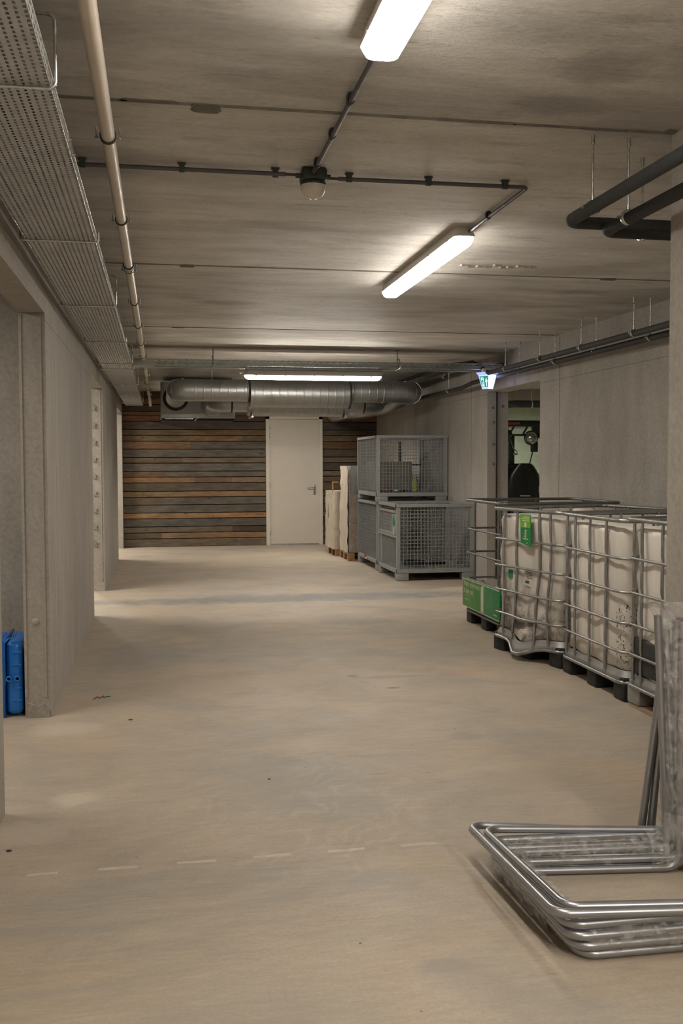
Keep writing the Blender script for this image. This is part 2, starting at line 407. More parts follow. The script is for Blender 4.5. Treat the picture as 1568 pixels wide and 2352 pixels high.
M_wood = plain('pallet_wood', (.42, .25, .12), .75, 0, .22, 11, .3, 40)
M_card = plain('cardboard', (.34, .24, .155), .8, 0, .12, 5, .08, 60)
M_card_pale = plain('pale_carton', (.56, .49, .40), .7, 0, .08, 5, .05, 60)
M_yellow = plain('fluorescent_tape', (.55, .62, .03), .5)
M_vest = plain('yellow_green_plastic', (.30, .40, .07), .45)
M_red = plain('red_plastic', (.42, .03, .015), .45)
M_green = plain('sign_green', (.08, .27, .045), .45, 0, .2, 9, c2=(.03, .19, .035))
M_green2 = plain('sign_green_deep', (.005, .22, .055), .4, 0, .1, 6)
M_green_lime = plain('sign_green_lime', (.16, .42, .03), .45, 0, .1, 6)
M_cream = plain('sign_cream', (.62, .66, .45), .5)
M_tealgreen = plain('sticker_teal', (.01, .22, .13), .45)
M_whitepaper = plain('white_label', (.62, .58, .51), .6)
M_inktext = plain('label_ink', (.08, .08, .08), .7)
M_blackplastic = plain('black_plastic', (.012, .012, .013), .35, 0, .2, 6)
M_blackpaint = plain('black_gloss_paint', (.010, .011, .012), .22, 0, .2, 6)
M_dirt = plain('tank_interior_dark', (.03, .032, .03), .6)

def tank_mat(name, c, dirt, low, spots=False):
    t = NT(name); o = t.objc(); X, Y, Z = t.xyz(o)
    col = t.ramp(t.noise(2.4, 6, .6, t.mapv(o, (1, 1, .5))), [(.3, tuple(x*.88 for x in c)), (.7, c)])
    stre = t.ramp(t.noise(11, 6, .65, t.mapv(o, (1, 1, .16)), .4), [(.48, 0), (.7, 1)])
    col = t.mix(t.m('MULTIPLY', stre, dirt*.55), col, (.30, .265, .21))
    lowm = t.ramp(t.m('ADD', Z, t.m('MULTIPLY', t.noise(5, 5, .6, o), .35)), [(low-.12, 1), (low+.22, 0)])
    blot = t.ramp(t.noise(6, 7, .7, o, .6), [(.42, 0), (.62, 1)])
    col = t.mix(t.m('MULTIPLY', t.m('MULTIPLY', lowm, blot), dirt), col, (.12, .11, .10))
    if spots:
        sp = t.ramp(t.noise(48, 4, .65, t.mapv(o, (1, 1, .8)), .8), [(.57, 0), (.585, 1)])
        g = t.m('MULTIPLY', t.m('LESS_THAN', Y, .17), t.m('LESS_THAN', Z, .62))
        col = t.mix(t.m('MULTIPLY', sp, g), col, (.03, .028, .026))
    t.set(color=col, rough=.42, spec=.4, normal=t.bump(t.noise(4, 4, .5, o), .25, .02))
    t.b.inputs['Subsurface Weight'].default_value = .06
    return t.mat
M_tankA = tank_mat('grubby_white_tank', (.64, .60, .54), 1.0, .62)
M_tankB = tank_mat('white_tank_spattered', (.64, .60, .535), .45, .22, True)
M_tankC = tank_mat('clean_white_tank', (.68, .64, .58), .12, .1)

def perforated(name, c, px, py, wx, wy, axes=('X', 'Y'), stagger=.5, rough=.4, metal=.8):
    """sheet steel with real see-through slots"""
    t = NT(name); S = dict(zip('XYZ', t.xyz()))
    a, b = S[axes[0]], S[axes[1]]
    ua_ = t.m('DIVIDE', a, px); row = t.m('FLOOR', ua_)
    u = t.m('FRACT', ua_); v = t.m('FRACT', t.m('ADD', t.m('DIVIDE', b, py), t.m('MULTIPLY', row, stagger)))
    hole = t.m('MULTIPLY', t.m('COMPARE', u, .5, wx/2), t.m('COMPARE', v, .5, wy/2))
    k = t.noise(9, 5, .6)
    col = t.ramp(k, [(.3, tuple(x*.75 for x in c)), (.7, c)])
    t.set(color=col, metal=metal, rough=rough, alpha=t.m('SUBTRACT', 1.0, hole)); return t.mat
M_trayfloor = perforated('perforated_tray_sheet', (.56, .57, .57), .0214, .025, .36, .58, ('X', 'Y'), .37, .5, .35)
M_trayside = perforated('perforated_tray_side', (.42, .42, .41), .022, .05, .25, .5, ('Z', 'Y'), .5, .5, .5)
M_crosstray = perforated('slotted_tray_side', (.36, .40, .385), .028, .075, .22, .62, ('Z', 'X'), .5)
M_crossfloor = perforated('slotted_tray_bottom', (.30, .33, .32), .05, .075, .2, .5, ('Y', 'X'), .5)

def emis(name, c, s, base=(.8, .8, .8)):
    t = NT(name); t.set(color=base, rough=.4, ecol=c, estr=s); return t.mat
M_lens = emis('lit_diffuser', TUBE_LIGHT, LENS_POWER)
M_lens_side = emis('lit_diffuser_upper_rim', TUBE_LIGHT, LENS_POWER*.20)
M_lens_slope = emis('lit_diffuser_slope', TUBE_LIGHT, LENS_POWER*.5)
M_lens_far = emis('lit_diffuser_far_lamp', TUBE_LIGHT, LENS_POWER*2.1)
M_signlight = emis('lit_sign_face', (.60, .64, 1.0), 7.0)
M_signface = emis('lit_sign_face_blue', (.42, .55, 1.0), 1.0)
M_signedge = emis('lit_sign_edge', (.22, .34, 1.0), 1.1)
M_signgreen = emis('lit_sign_green', (.0, .30, .16), .8, (.0, .15, .08))
M_signwhite = emis('lit_sign_symbol', (.70, .85, 1.0), 1.0)

def film_mat():
    t = NT('clear_plastic_film'); o = t.pos()
    n1 = t.noise(26, 6, .7, t.mapv(o, (1, 1, .6)), 1.2)
    bm_ = t.bump(n1, 1.0, .02)
    gl = t.n('ShaderNodeBsdfGlossy'); gl.inputs['Roughness'].default_value = .16; t.link(bm_, gl.inputs['Normal'])
    df = t.n('ShaderNodeBsdfDiffuse'); df.inputs['Color'].default_value = (.75, .73, .70, 1)
    tr = t.n('ShaderNodeBsdfTransparent')
    m1 = t.n('ShaderNodeMixShader'); m1.inputs[0].default_value = .45; t.link(gl.outputs[0], m1.inputs[1]); t.link(df.outputs[0], m1.inputs[2])
    m2 = t.n('ShaderNodeMixShader'); t.link(t.ramp(n1, [(.40, .13), (.64, .55)]), m2.inputs[0]); t.link(tr.outputs[0], m2.inputs[1]); t.link(m1.outputs[0], m2.inputs[2])
    t.link(m2.outputs[0], t.out.inputs['Surface']); return t.mat
M_film = film_mat()

# ================================================================== SETTING
H = 2.82
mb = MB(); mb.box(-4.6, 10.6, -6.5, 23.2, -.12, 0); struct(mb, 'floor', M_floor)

mb = MB()
ys = [-6.5, -2.28, .72, 3.72, 6.70, 9.73, 12.72, 15.72, 18.72, 23.2]
for a, b in zip(ys[:-1], ys[1:]): mb.box(-4.6, 10.6, a+.008, b-.008, H, H+.2)
mb.box(-4.6, 10.6, -6.5, 23.2, H+.06, H+.22, 1)
def chip(cx, cy_, sx, sy, m=2):
    n = 14; poly = []
    for i in range(n):
        a = 2*PI*i/n; ca, sa = math.cos(a), math.sin(a); k = 1/max(abs(ca), abs(sa))
        poly.append((cx+ca*k*sx/2*random.uniform(.86, 1.05), cy_+sa*k*sy/2*random.uniform(.8, 1.08)))
    mb.prism(poly, H-.004, H+.002, 'z', m)
chip(.18, 3.75, .115, .10); chip(-.02, 3.71, .22, .028); chip(.19, 6.715, .10, .085); chip(.19, 9.75, .12, .06); chip(3.15, 6.71, .13, .07); chip(1.99, 3.70, .05, .05); chip(-.15,3.715,.1,.02)
for i in range(9): chip(1.2+i*.31+random.uniform(-.1, .1), 3.72+random.uniform(-.004, .004), .2, .018)
for y, w_, m_ in ((3.72, .030, 4), (6.70, .034, 4), (9.73, .030, 1), (12.72, .03, 1)): mb.box(-4.6, 10.6, y-w_/2, y+w_/2, H-.0015, H+.01, m_)
# peeled flakes of skim beside the second lamp
for i in range(10):
    x = 1.97+i*.052+random.uniform(-.012, .012); y = 6.36+random.uniform(-.03, .05)
    mb.prism([(x, y), (x+.05, y+.012), (x+.03, y+.035), (x-.01, y+.02)], H-.012, H-.001, 'z', 3)
M_joint = plain('ceiling_joint_filler', (.26, .245, .215), .85, 0, .25, 9)
struct(mb, 'ceiling', [M_ceil, M_dark, M_chip, M_paint_patch, M_joint])

mb = MB()
mb.box(-.81, -.679, -6.5, 4.46, 0, H)
for a, b in ((6.16, 10.18), (12.15, 16.15), (18.2, 18.5)): mb.box(-.81, -.66, a, b, 0, H)
for a, b in ((4.46, 6.16), (10.18, 12.15), (16.15, 18.2)): mb.box(-.81, -.66, a, b, 2.41, H)
for y in (6.16, 12.15):
    for x0, x1 in ((-.81, -.795), (-.695, -.683)): mb.box(x0, x1, y-.007, y+.01, .12, 2.40)
    mb.lathe((-.743, y-.001, .575), [(.0, -.002), (.021, -.002), (.023, .003)], 24, 1, 'y')
for k in range(9):  # rough grout pockets down the second jamb
    z = 2.22-k*.2; mb.prism([(-.78, z), (-.735, z-.03), (-.75, z-.06), (-.735, z-.085), (-.78, z-.075)], 12.136, 12.152, 'y', 2)
mb.prism([(-.80, 0), (-.67, 0), (-.672, .05), (-.70, .085), (-.74, .07), (-.79, .09)], 6.135, 6.17, 'y', 2)
M_chip_pale = concrete('rough_grout', (.40, .365, .315), (.27, .245, .21), (3, 3, 3), .9, bump=.9).mat
struct(mb, 'wall_left', [M_wall, M_paint_patch, M_chip_pale])

mb = MB()
for a, b in ((3.74, 10.2), (11.95, 18.5)): mb.box(4.02, 4.29, a, b, 0, H)
mb.box(4.02, 4.29, 10.2, 11.95, 2.40, H)
mb.box(4.132, 4.148, 11.935, 11.96, 0, 2.40, 1)
for k, (x, z) in enumerate(((4.09, 2.2), (4.22, 2.22), (4.1, 2.02), (4.1, 1.75), (4.1, 1.5))): mb.lathe((x, 11.949, z), [(0, -.002), (.018, -.002), (.02, .002)], 14, 2, 'y')
struct(mb, 'wall_right', [M_wallr, M_dark, M_chip])
mb = MB(); mb.box(2.02, 4.29, -6.5, 3.74, 0, H); struct(mb, 'wall_right_front', M_pillar)
mb = MB(); mb.box(-4.6, 2.02, -6.7, -6.5, 0, H); struct(mb, 'wall_back', M_wall)
mb = MB(); mb.box(-4.6, -4.4, -6.5, 18.7, 0, H); mb.box(-4.4, -.81, 6.85, 7.0, 0, H); mb.box(-4.4, -.81, 18.5, 18.7, 0, H); mb.box(-4.4, -.81, -6.7, -6.5, 0, H); struct(mb, 'wall_side_room', M_wall)
M_garage = concrete('garage_wall', (.40, .43, .34), (.34, .37, .29), rough=.8, bump=.1, speck=False).mat
mb = MB(); mb.box(10.4, 10.6, 8.8, 23.2, 0, H); mb.box(4.29, 10.4, 8.8, 9.0, 0, H); mb.box(4.29, 10.4, 22.4, 22.6, 0, H); mb.box(4.02, 4.29, 18.5, 22.4, 0, H); struct(mb, 'wall_garage', M_garage)
mb = MB(); mb.box(4.6, 10.4, 17.0, 17.18, 2.60, H); struct(mb, 'trim_1', M_wallr)

# far wall: reclaimed planks (one mesh), row boundaries from the photograph
GREY, BRN, ORG, DRK, GRB = (.125, .122, .112), (.19, .125, .075), (.33, .20, .105), (.075, .058, .044), (.15, .128, .098)
rows = [(2.82, 2.70, [(9, DRK)], [(9, DRK)]), (2.70, 2.58, [(9, BRN)], [(9, DRK)]), (2.58, 2.46, [(9, DRK)], [(9, GREY)]), (2.46, 2.385, [(9, BRN)], [(9, ORG)]),
        (2.385, 2.365, [(9, BRN)], [(9, ORG)])]
zz = [368, 397, 437, 465, 494, 533, 573, 601, 641, 669, 698, 739, 768, 806, 845, 873, 913, 942, 972, 1012]
zz = [(1012-q)/2.119/127.2 for q in zz]
left = [[(.0, (.20, .10, .06)), (9, DRK)], [(9, (.085, .08, .072))], [(9, (.20, .15, .095))], [(.55, (.17, .14, .10)), (1.5, (.24, .155, .09)), (9, (.18, .145, .105))],
        [(.55, (.20, .13, .08)), (9, GREY)], [(9, GREY)], [(.4, (.16, .13, .09)), (9, (.20, .155, .115))], [(9, (.14, .14, .13))], [(.05, BRN), (9, (.16, .145, .12))],
        [(.62, ORG), (1.3, (.22, .15, .095)), (9, (.26, .175, .11))], [(9, (.13, .118, .09))], [(.6, (.23, .17, .10)), (9, (.34, .205, .115))], [(.0, GRB), (9, (.12, .118, .105))],
        [(9, (.14, .135, .118))], [(.8, (.31, .20, .105)), (9, (.36, .215, .115))], [(9, (.12, .118, .108))], [(1.3, (.15, .13, .10)), (9, (.07, .055, .045))],
        [(.02, (.14, .12, .09)), (9, (.28, .18, .105))], [(9, (.155, .135, .105))]]
right = [[(9, (.24, .12, .06))], [(9, (.08, .08, .075))], [(9, (.10, .085, .065))], [(9, (.17, .14, .095))], [(9, (.15, .09, .05))], [(9, (.10, .08, .055))], [(9, (.16, .13, .09))],
         [(9, (.08, .068, .055))], [(9, (.17, .14, .095))], [(9, (.14, .10, .065))], [(9, (.13, .115, .075))], [(9, (.10, .09, .07))], [(9, (.09, .088, .08))], [(9, (.10, .085, .06))],
         [(9, (.15, .13, .085))], [(9, (.06, .055, .045))], [(9, (.12, .105, .075))], [(9, (.14, .12, .085))], [(9, (.08, .09, .08))]]
for i in range(19): rows.append((zz[i], zz[i+1] if i < 18 else 0, left[i], right[i]))
mb = MB(); mb.box(-.70, 4.1, 18.45, 18.6, 0, H, 0, (.012, .010, .008))
for z1, z0, segl, segr in rows:
    x = -.66
    spans = []
    for xe, c in segl:
        xe = min(xe, 1.93); spans.append((x, xe, c)); x = xe
        if x >= 1.93: break
    x = 2.97
    for xe, c in segr: spans.append((x, min(xe, 4.02), c)); break
    if z1 > 2.42: spans.append((1.93, 2.97, segl[-1][1]))
    dy = random.uniform(0, .006)
    for a, b, c in spans:
        k = random.uniform(.78, .95); g_ = (c[0]+c[1]+c[2])/3; c = (c[0]*.95+.012, c[1]*.9+.004, c[2]*.82); mb.box(a, b, 18.42-dy, 18.46, z0+.007, z1-.007, 0, tuple(q*k for q in c))
struct(mb, 'wall_far', M_planks)

# door in the far wall
d = bpy.data.objects.new('door_1', None); COL.objects.link(d); d.location = (2.45, 18.42, 0); tag(d, kind='structure')
mb = MB(); Y0 = 18.365
mb.box(1.925, 1.99, Y0, 18.47, 0, 2.395); mb.box(2.915, 2.98, Y0, 18.47, 0, 2.395); mb.box(1.925, 2.98, Y0, 18.47, 2.33, 2.395)
mb.box(1.985, 2.0, Y0+.018, 18.47, 0, 2.34); mb.box(2.905, 2.92, Y0+.018, 18.47, 0, 2.34)
part(mb, 'door_frame', M_frame, d)
mb = MB(); mb.box(1.994, 2.911, Y0+.012, 18.46, .022, 2.325); leaf = part(mb, 'door_leaf', M_white_door, d)
mb = MB(); mb.box(1.994, 2.911, Y0+.014, 18.46, .002, .018); part(mb, 'door_seal', M_zinc, d, 'pale metal strip under the door')
mb = MB(); mb.rbox(2.80, 2.845, Y0-.006+.012-.004, Y0+.013, .93, 1.12, .006)
mb.cyl((2.822, Y0+.01, 1.07), (2.822, Y0-.045, 1.07), .010); mb.sweep(fillet([(2.822, Y0-.03, 1.07), (2.822, Y0-.048, 1.07), (2.70, Y0-.048, 1.07), (2.70, Y0-.02, 1.07)], .015), .009, 10)
mb.cyl((2.822, Y0+.008, .965), (2.822, Y0-.004, .965), .012)
h_ = mb.build('door_handle', M_steel, leaf)
for z in (2.15, 2.02, 1.12, .22): mb = MB(); mb.cyl((1.992, Y0+.006, z-.045), (1.992, Y0+.006, z+.045), .008); part(mb, 'hinge', M_steel, d)

# ================================================================== LARGE: CABLE TRAY, PIPES, DUCTS
TX0, TX1, TZ = -.595, -.283, 2.55
t = thing('cable_tray', 'long perforated steel cable tray hung along the left wall', 'cable tray', (-.44, 2, TZ))
mb = MB(); mb.box(TX0, TX1, .3, 18.3, TZ, TZ+.0015); part(mb, 'tray_bottom', M_trayfloor, t)
for x, s in ((TX0, 1), (TX1, -1)):
    mb = MB(); mb.box(min(x, x+s*.0015), max(x, x+s*.0015), .3, 18.3, TZ, TZ+.045); part(mb, 'side_rail', M_trayside, t)
    mb = MB(); mb.cyl((x, .3, TZ+.045), (x, 18.3, TZ+.045), .0025, 6); mb.cyl((x, .3, TZ+.001), (x, 18.3, TZ+.001), .0025, 6); part(mb, 'rolled_edge', M_zinc, t)
for y, tall in ((2.87, 1), (4.79, 0), (6.72, 1), (8.70, 0), (10.56, 1), (11.15, 0), (13.33, 1), (15.19, 0), (17.3, 1)):
    mb = MB(); zb = TZ-.009
    if not tall: mb.sweep(fillet([(-.615, y, zb+.15), (-.615, y, zb), (-.268, y, zb), (-.268, y, zb+.045)], .012, 5), .0052, 8); mb.cyl((-.615, y, zb+.14), (-.615, y, H), .005, 8); part(mb, 'hanger_bracket', M_zinc, t); continue
    mb.sweep(fillet([(-.615, y, zb+.02), (-.615, y, zb), (-.268, y, zb), (-.268, y, zb+.20), (-.43, y, zb+.20)], .02, 5), .0052, 8)
    mb.cyl((-.43, y, zb+.19), (-.43, y, H), .006, 8)
    part(mb, 'hanger_bracket', M_zinc, t)
for y in (3.4, 5.4, 7.4, 9.4):
    mb = MB(); mb.box(TX1-.001, TX1+.003, y, y+.22, TZ+.008, TZ+.05)
    for k in (.03, .19): mb.cyl((TX1, y+k, TZ+.03), (TX1+.010, y+k, TZ+.03), .005, 8)
    part(mb, 'joint_plate', M_zinc, t)
cabs = [(-.55, .013, M_rubber, 'thick black'), (-.505, .010, plain('red_cable', (.2, .02, .02), .5), 'red'), (-.45, .011, M_clip, 'dark green'), (-.40, .008, M_rubber, 'thin black'), (-.34, .009, M_conduit, 'grey')]
for x, r, m_, nm in cabs:
    mb = MB(); pts = [(x+math.sin(y*1.7+x*40)*.014, y, TZ+.003+r) for y in [.4+i*.45 for i in range(24)]]
    mb.sweep(pts, r, 7); tag(mb.build('cable', m_), nm+' cable lying inside the perforated tray along the left wall', 'cable', 'cables in the long tray')

# white drain pipe under the ceiling
PX, PZ = -.166, 2.668
t = thing('drain_pipe', 'long cream plastic pipe clamped under the ceiling beside the cable tray', 'pipe', (PX, 2, PZ))
mb = MB(); mb.sweep([(PX, .3, PZ), (PX, 18.0, PZ)], .0245, 24); part(mb, 'pipe', M_pipe, t)
mb = MB(); mb.sweep(fillet([(PX, 18.0, PZ), (PX, 18.25, PZ), (PX+.01, 18.3, PZ-.12)], .05), .0265, 16); part(mb, 'elbow', M_pipe, t)
mb = MB()
mb.lathe((PX, 6.02, PZ), [(.025, -.06), (.0295, -.055), (.0295, .055), (.025, .06)], 24, 0, 'y'); part(mb, 'coupling', M_zinc, t, 'shiny steel coupling')
for q in (-.066, .0, .066):
    mb = MB(); mb.lathe((PX, 6.02+q, PZ), [(.025, -.005), (.031, -.004), (.031, .004), (.025, .005)], 24, 0, 'y'); part(mb, 'seal_ring', M_rubber, t)
y = 2.43+1.22
while y < 18:
    mb = MB(); mb.lathe((PX, y, PZ), [(.0255, -.009), (.029, -.009), (.029, .009), (.0255, .009)], 24, 0, 'y')
    ring = part(mb, 'pipe_clamp', M_rubber, t)
    mb = MB()
    for s in (-1, 1):
        mb.box(PX+s*.030-.006, PX+s*.030+.012*s+.004, y-.008, y+.008, PZ-.002, PZ+.004)
        mb.cyl((PX+s*.040, y, PZ-.012), (PX+s*.040, y, PZ+.028), .0032, 8); mb.cyl((PX+s*.040, y, PZ-.010), (PX+s*.040, y, PZ-.004), .007, 6)
    mb.cyl((PX, y, PZ+.025), (PX, y, H), .004, 8); mb.build('clamp_screw', M_zinc, ring)
    y += 1.22

def conduit(name, label, pts, clips, r=.0095, loc=None, thin=()):
    t = thing(name, label, 'conduit', pts[0])
    mb = MB(); mb.sweep(fillet(pts, .03), r, 12); part(mb, 'tube', M_conduit, t)
    for a, b in thin:
        mb = MB(); mb.sweep([a, b], .0062, 10); part(mb, 'cable_end', M_clip, t)
    for (x, y, ax) in clips:
        mb = MB(); z = pts[0][2]
        if ax == 'x': mb.box(x-.012, x+.012, y-.013, y+.013, z-.003, H-.006); mb.box(x-.018, x+.018, y-.009, y+.009, H-.008, H)
        else: mb.box(x-.013, x+.013, y-.012, y+.012, z-.003, H-.006); mb.box(x-.009, x+.009, y-.018, y+.018, H-.008, H)
        mb.sweep([(x, y-.012 if ax == 'y' else y, z), (x, y+.012 if ax == 'y' else y, z)] if ax == 'y' else [(x-.012, y, z), (x+.012, y, z)], r+.004, 12)
        part(mb, 'clip', M_clip, t)
    return t
CZ = H-.028
conduit('conduit', 'grey conduit across the ceiling from the tray to the dome lamp', [(-.42, 4.44, CZ), (.56, 4.44, CZ)], [(-.31, 4.44, 'x'), (.108, 4.44, 'x'), (.515, 4.45, 'x')], thin=[((.55, 4.44, CZ), (.63, 4.44, CZ))])
conduit('conduit', 'grey conduit with a corner bend from the dome lamp to the second tube lamp', [(.80, 4.47, CZ), (1.69, 4.46, CZ), (1.69, 5.60, CZ)], [(.85, 4.47, 'x'), (1.217, 4.465, 'x'), (1.58, 4.46, 'x'), (1.69, 5.03, 'y'), (1.69, 5.5, 'y')], thin=[((.72, 4.47, CZ), (.81, 4.47, CZ))])
conduit('conduit', 'grey conduit from the dome lamp towards the nearest tube lamp', [(.675, 4.38, CZ), (.675, 3.0, CZ)], [(.675, 3.52, 'y'), (.675, 3.90, 'y'), (.675, 4.28, 'y')])

# dome lamp on its dark square box
t = thing('dome_lamp', 'unlit round white dome lamp on a dark square ceiling box', 'lamp', (.684, 4.45, H))
mb = MB(); mb.rbox(.629, .739, 4.395, 4.505, H-.055, H, .012); part(mb, 'junction_box', M_clip, t)
for s in (-1, 1): mb = MB(); mb.cyl((.684+s*.05, 4.45, CZ), (.684+s*.078, 4.45, CZ), .011, 6); part(mb, 'cable_gland', M_clip, t)
mb = MB(); mb.cyl((.684, 4.40, CZ), (.684, 4.375, CZ), .013, 8); part(mb, 'cable_gland', M_clip, t)
mb = MB(); mb.lathe((.684, 4.45, H-.055), [(.055, 0), (.058, -.004), (.058, -.012), (.055, -.016)], 28); part(mb, 'base_ring', M_clip, t)
mb = MB(); mb.lathe((.684, 4.45, H-.07), [(.056, 0), (.0555, -.015), (.049, -.035), (.036, -.048), (.018, -.056), (.004, -.058)], 28); part(mb, 'dome', M_dome, t)
mb = MB(); mb.cyl((.684, 4.45, H-.126), (.684, 4.45, H-.131), .008, 10); part(mb, 'sensor_lens', M_lamphouse, t)

def luminaire(label, cx, cy_, zt, L, W=.118, rot=0, slope=M_lens_slope):
    """housing against the ceiling with a glowing trough-shaped diffuser"""
    t = thing('tube_lamp', label, 'lamp', (0, 0, 0), 'ceiling tube lamps')
    def ring(hw, hl, z, c):
        out = []
        for sx, sy, a0 in ((1, 1, 0), (-1, 1, PI/2), (-1, -1, PI), (1, -1, 1.5*PI)):
            for i in range(5):
                a = a0+PI/2*i/4; out.append((sx*(hw-c)+c*math.cos(a), sy*(hl-c)+c*math.sin(a), z))
        return out
    hw, hl = W/2, L/2
    mb = MB(); mb.loft([ring(hw*.82, hl-.03, 0, .03), ring(hw, hl-.01, -.036, .035), ring(hw+.003, hl-.006, -.048, .035), ring(hw+.003, hl-.006, -.056, .035)], 0, True)
    part(mb, 'housing', M_lamphouse, t)
    mb = MB(); mb.loft([ring(hw, hl-.01, -.056, .035), ring(hw*.97, hl-.015, -.068, .035), ring(hw*.82, hl-.035, -.092, .03), ring(hw*.66, hl-.055, -.100, .025)], 0, True)
    mb.m = [1 if i < 20 else 2 if i < 40 else 0 for i in range(len(mb.m))]; part(mb, 'diffuser', [M_lens, M_lens_side, slope], t)
    for k in range(5):
        yy = -hl+.14+k*(L-.28)/4
        for s in (-1, 1):
            mb = MB(); mb.box(min(s*hw, s*(hw+.006)), max(s*hw, s*(hw+.006)), yy-.012, yy+.012, -.062, -.046); part(mb, 'clip', M_lamphouse, t)
    mb = MB(); mb.rbox(-.018, .018, hl-.012, hl+.045, -.034, -.012, .006); part(mb, 'cable_gland', M_lamphouse, t)
    t.location = (cx, cy_, zt); t.rotation_euler = (0, 0, rot)
    return t
luminaire('glowing tube lamp nearest the viewer, cut off by the top of the picture', .665, 2.10, H, 1.86)
luminaire('second glowing tube lamp, set lengthwise past the corner of the conduit', 1.665, 6.27, H, 1.88)
luminaire('far glowing tube lamp hung crosswise under the slotted cable tray', 1.735, 11.32, 2.565, 1.60, rot=PI/2, slope=M_lens_far)

# cross tray with hangers
t = thing('cable_tray', 'slotted steel cable tray crossing the room above the far tube lamp', 'cable tray', (1.7, 11.3, 2.6))
mb = MB(); mb.box(-.27, 3.95, 11.19, 11.50, 2.60, 2.602); part(mb, 'tray_bottom', M_crossfloor, t)
for y in (11.19, 11.50): mb = MB(); mb.box(-.27, 3.95, y, y+.0016, 2.60, 2.665); part(mb, 'side_rail', M_crosstray, t)
mb = MB(); mb.box(-.27, -.05, 11.185, 11.50, 2.596, 2.668); part(mb, 'end_piece', M_unit, t, 'plain folded end piece')
mb = MB()
for y in (11.19, 11.50):
    for z in (2.60, 2.665): mb.cyl((-.27, y, z), (3.95, y, z), .003, 6)
part(mb, 'rolled_edge', M_zinc, t)
for x in (.60, 2.72):
    mb = MB(); mb.cyl((x, 11.34, H), (x, 11.34, 2.68), .006, 8); mb.sweep(fillet([(x, 11.34, 2.72), (x-.02, 11.17, 2.70), (x+.0, 11.165, 2.60), (x-.03, 11.30, 2.585)], .02), .007, 8); mb.box(x-.02, x+.02, 11.31, 11.37, H-.012, H)
    part(mb, 'hanger_bracket', M_galv, t)
mb = MB(); mb.box(.96, 2.53, 11.27, 11.37, 2.569, 2.599); part(mb, 'lamp_rail', M_galv, t)

# insulated pipes on the right
def ipipe(label, pts, rods, r=.026, bend=.06):
    t = thing('insulated_pipe', label, 'pipe', pts[0])
    mb = MB(); mb.sweep(fillet(pts, bend, 8), r, 16); part(mb, 'pipe', M_insul, t)
    for x, y, z in rods:
        mb = MB(); mb.cyl((x, y, z+r), (x, y, H), .0045, 8); mb.cyl((x, y, H-.035), (x, y, H), .0085, 8); mb.cyl((x, y, z+r), (x, y, z+r+.02), .008, 6)
        part(mb, 'hanger_rod', M_zinc, t)
        mb = MB()
        ax = 'x' if abs(y-4.0) < .14 and x > 1.95 else 'y'
        mb.lathe((x, y, z), [(r, -.010), (r+.005, -.010), (r+.005, .010), (r, .010)], 20, 0, ax)
        mb.box(x-.045, x-.022, y-.007, y+.007, z-.004, z+.004)
        part(mb, 'pipe_clamp', M_zinc, t)
    return t
ipipe('outer black insulated pipe that turns at the near right wall corner', [(1.70, .6, 2.53), (1.70, 4.02, 2.53), (3.70, 4.02, 2.53), (3.70, 10.95, 2.54), (3.72, 11.6, 2.72), (3.62, 12.3, 2.755), (3.62, 15.0, 2.755)],
      [(1.713, 3.80, 2.535), (3.70, 5.6, 2.54), (3.697, 7.41, 2.54), (3.70, 8.42, 2.54), (3.68, 9.35, 2.54), (3.70, 10.4, 2.54)])
ipipe('inner black insulated pipe running close to the right wall', [(1.868, .6, 2.50), (1.868, 4.03, 2.50), (3.84, 4.06, 2.50), (3.84, 11.25, 2.51), (3.76, 11.75, 2.49), (3.80, 12.3, 2.47), (3.80, 17.6, 2.48)],
      [(1.866, 3.80, 2.505), (2.05, 4.045, 2.50), (3.838, 7.41, 2.51), (3.848, 8.43, 2.51), (3.83, 9.33, 2.51), (3.846, 10.36, 2.51), (3.8, 12.9, 2.47), (3.8, 14.6, 2.475)])
ipipe('black insulated pipe running back above the air ducts at right', [(3.95, 11.2, 2.66), (3.90, 12.2, 2.70), (3.86, 16.5, 2.70)], [(3.88, 13.4, 2.70)], .022)

# ventilation: main spiral duct
t = thing('ventilation_duct', 'front spiral steel air duct crossing the room under the ceiling', 'air duct', (1.9, 13.6, 2.3))
DY = 13.6
P, R = ridged([(.42, DY, 2.50), (1.21, DY, 2.50)], .148, .11, .0016, .004); mb = MB(); mb.sweep(P, R, 36); part(mb, 'spiral_section', M_duct, t)
P, R = ridged([(1.21, DY, 2.465), (2.57, DY, 2.465)], .190, .11, .0016, .004); mb = MB(); mb.sweep(P, R, 40); part(mb, 'silencer', M_duct, t, 'thicker middle section')
P, R = ridged([(2.57, DY, 2.50), (3.27, DY, 2.50)], .148, .11, .0016, .004); mb = MB(); mb.sweep(P, R, 36); part(mb, 'spiral_section', M_duct, t)
mb = MB(); pts = fillet([(.44, DY, 2.50), (.245, DY, 2.50), (.245, DY+.34, 2.50)], .19, 12); mb.sweep(pts+[Vector((.245, 15.3, 2.50))], .150, 36)
for k in (3, 7, 11): mb.sweep([pts[k], pts[k]+(pts[k+1]-pts[k]).normalized()*.012], .156, 36)
part(mb, 'elbow', M_duct, t)
mb = MB(); pts = fillet([(3.25, DY, 2.50), (3.49, DY, 2.50), (3.49, DY+.40, 2.50)], .2, 12); mb.sweep(pts, .150, 36)
for k in (1, 5, 9, 12): mb.sweep([pts[k], pts[k]+(pts[k+1]-pts[k]).normalized()*.012], .156, 36)
part(mb, 'elbow', M_duct, t)
P, R = ridged([(3.49, 13.98, 2.50), (3.60, 16.0, 2.46), (3.55, 18.4, 2.44)], .142, .06, .0045, .006); mb = MB(); mb.sweep(P, R, 28); part(mb, 'flexible_hose', M_duct_in, t, 'ribbed foil hose')
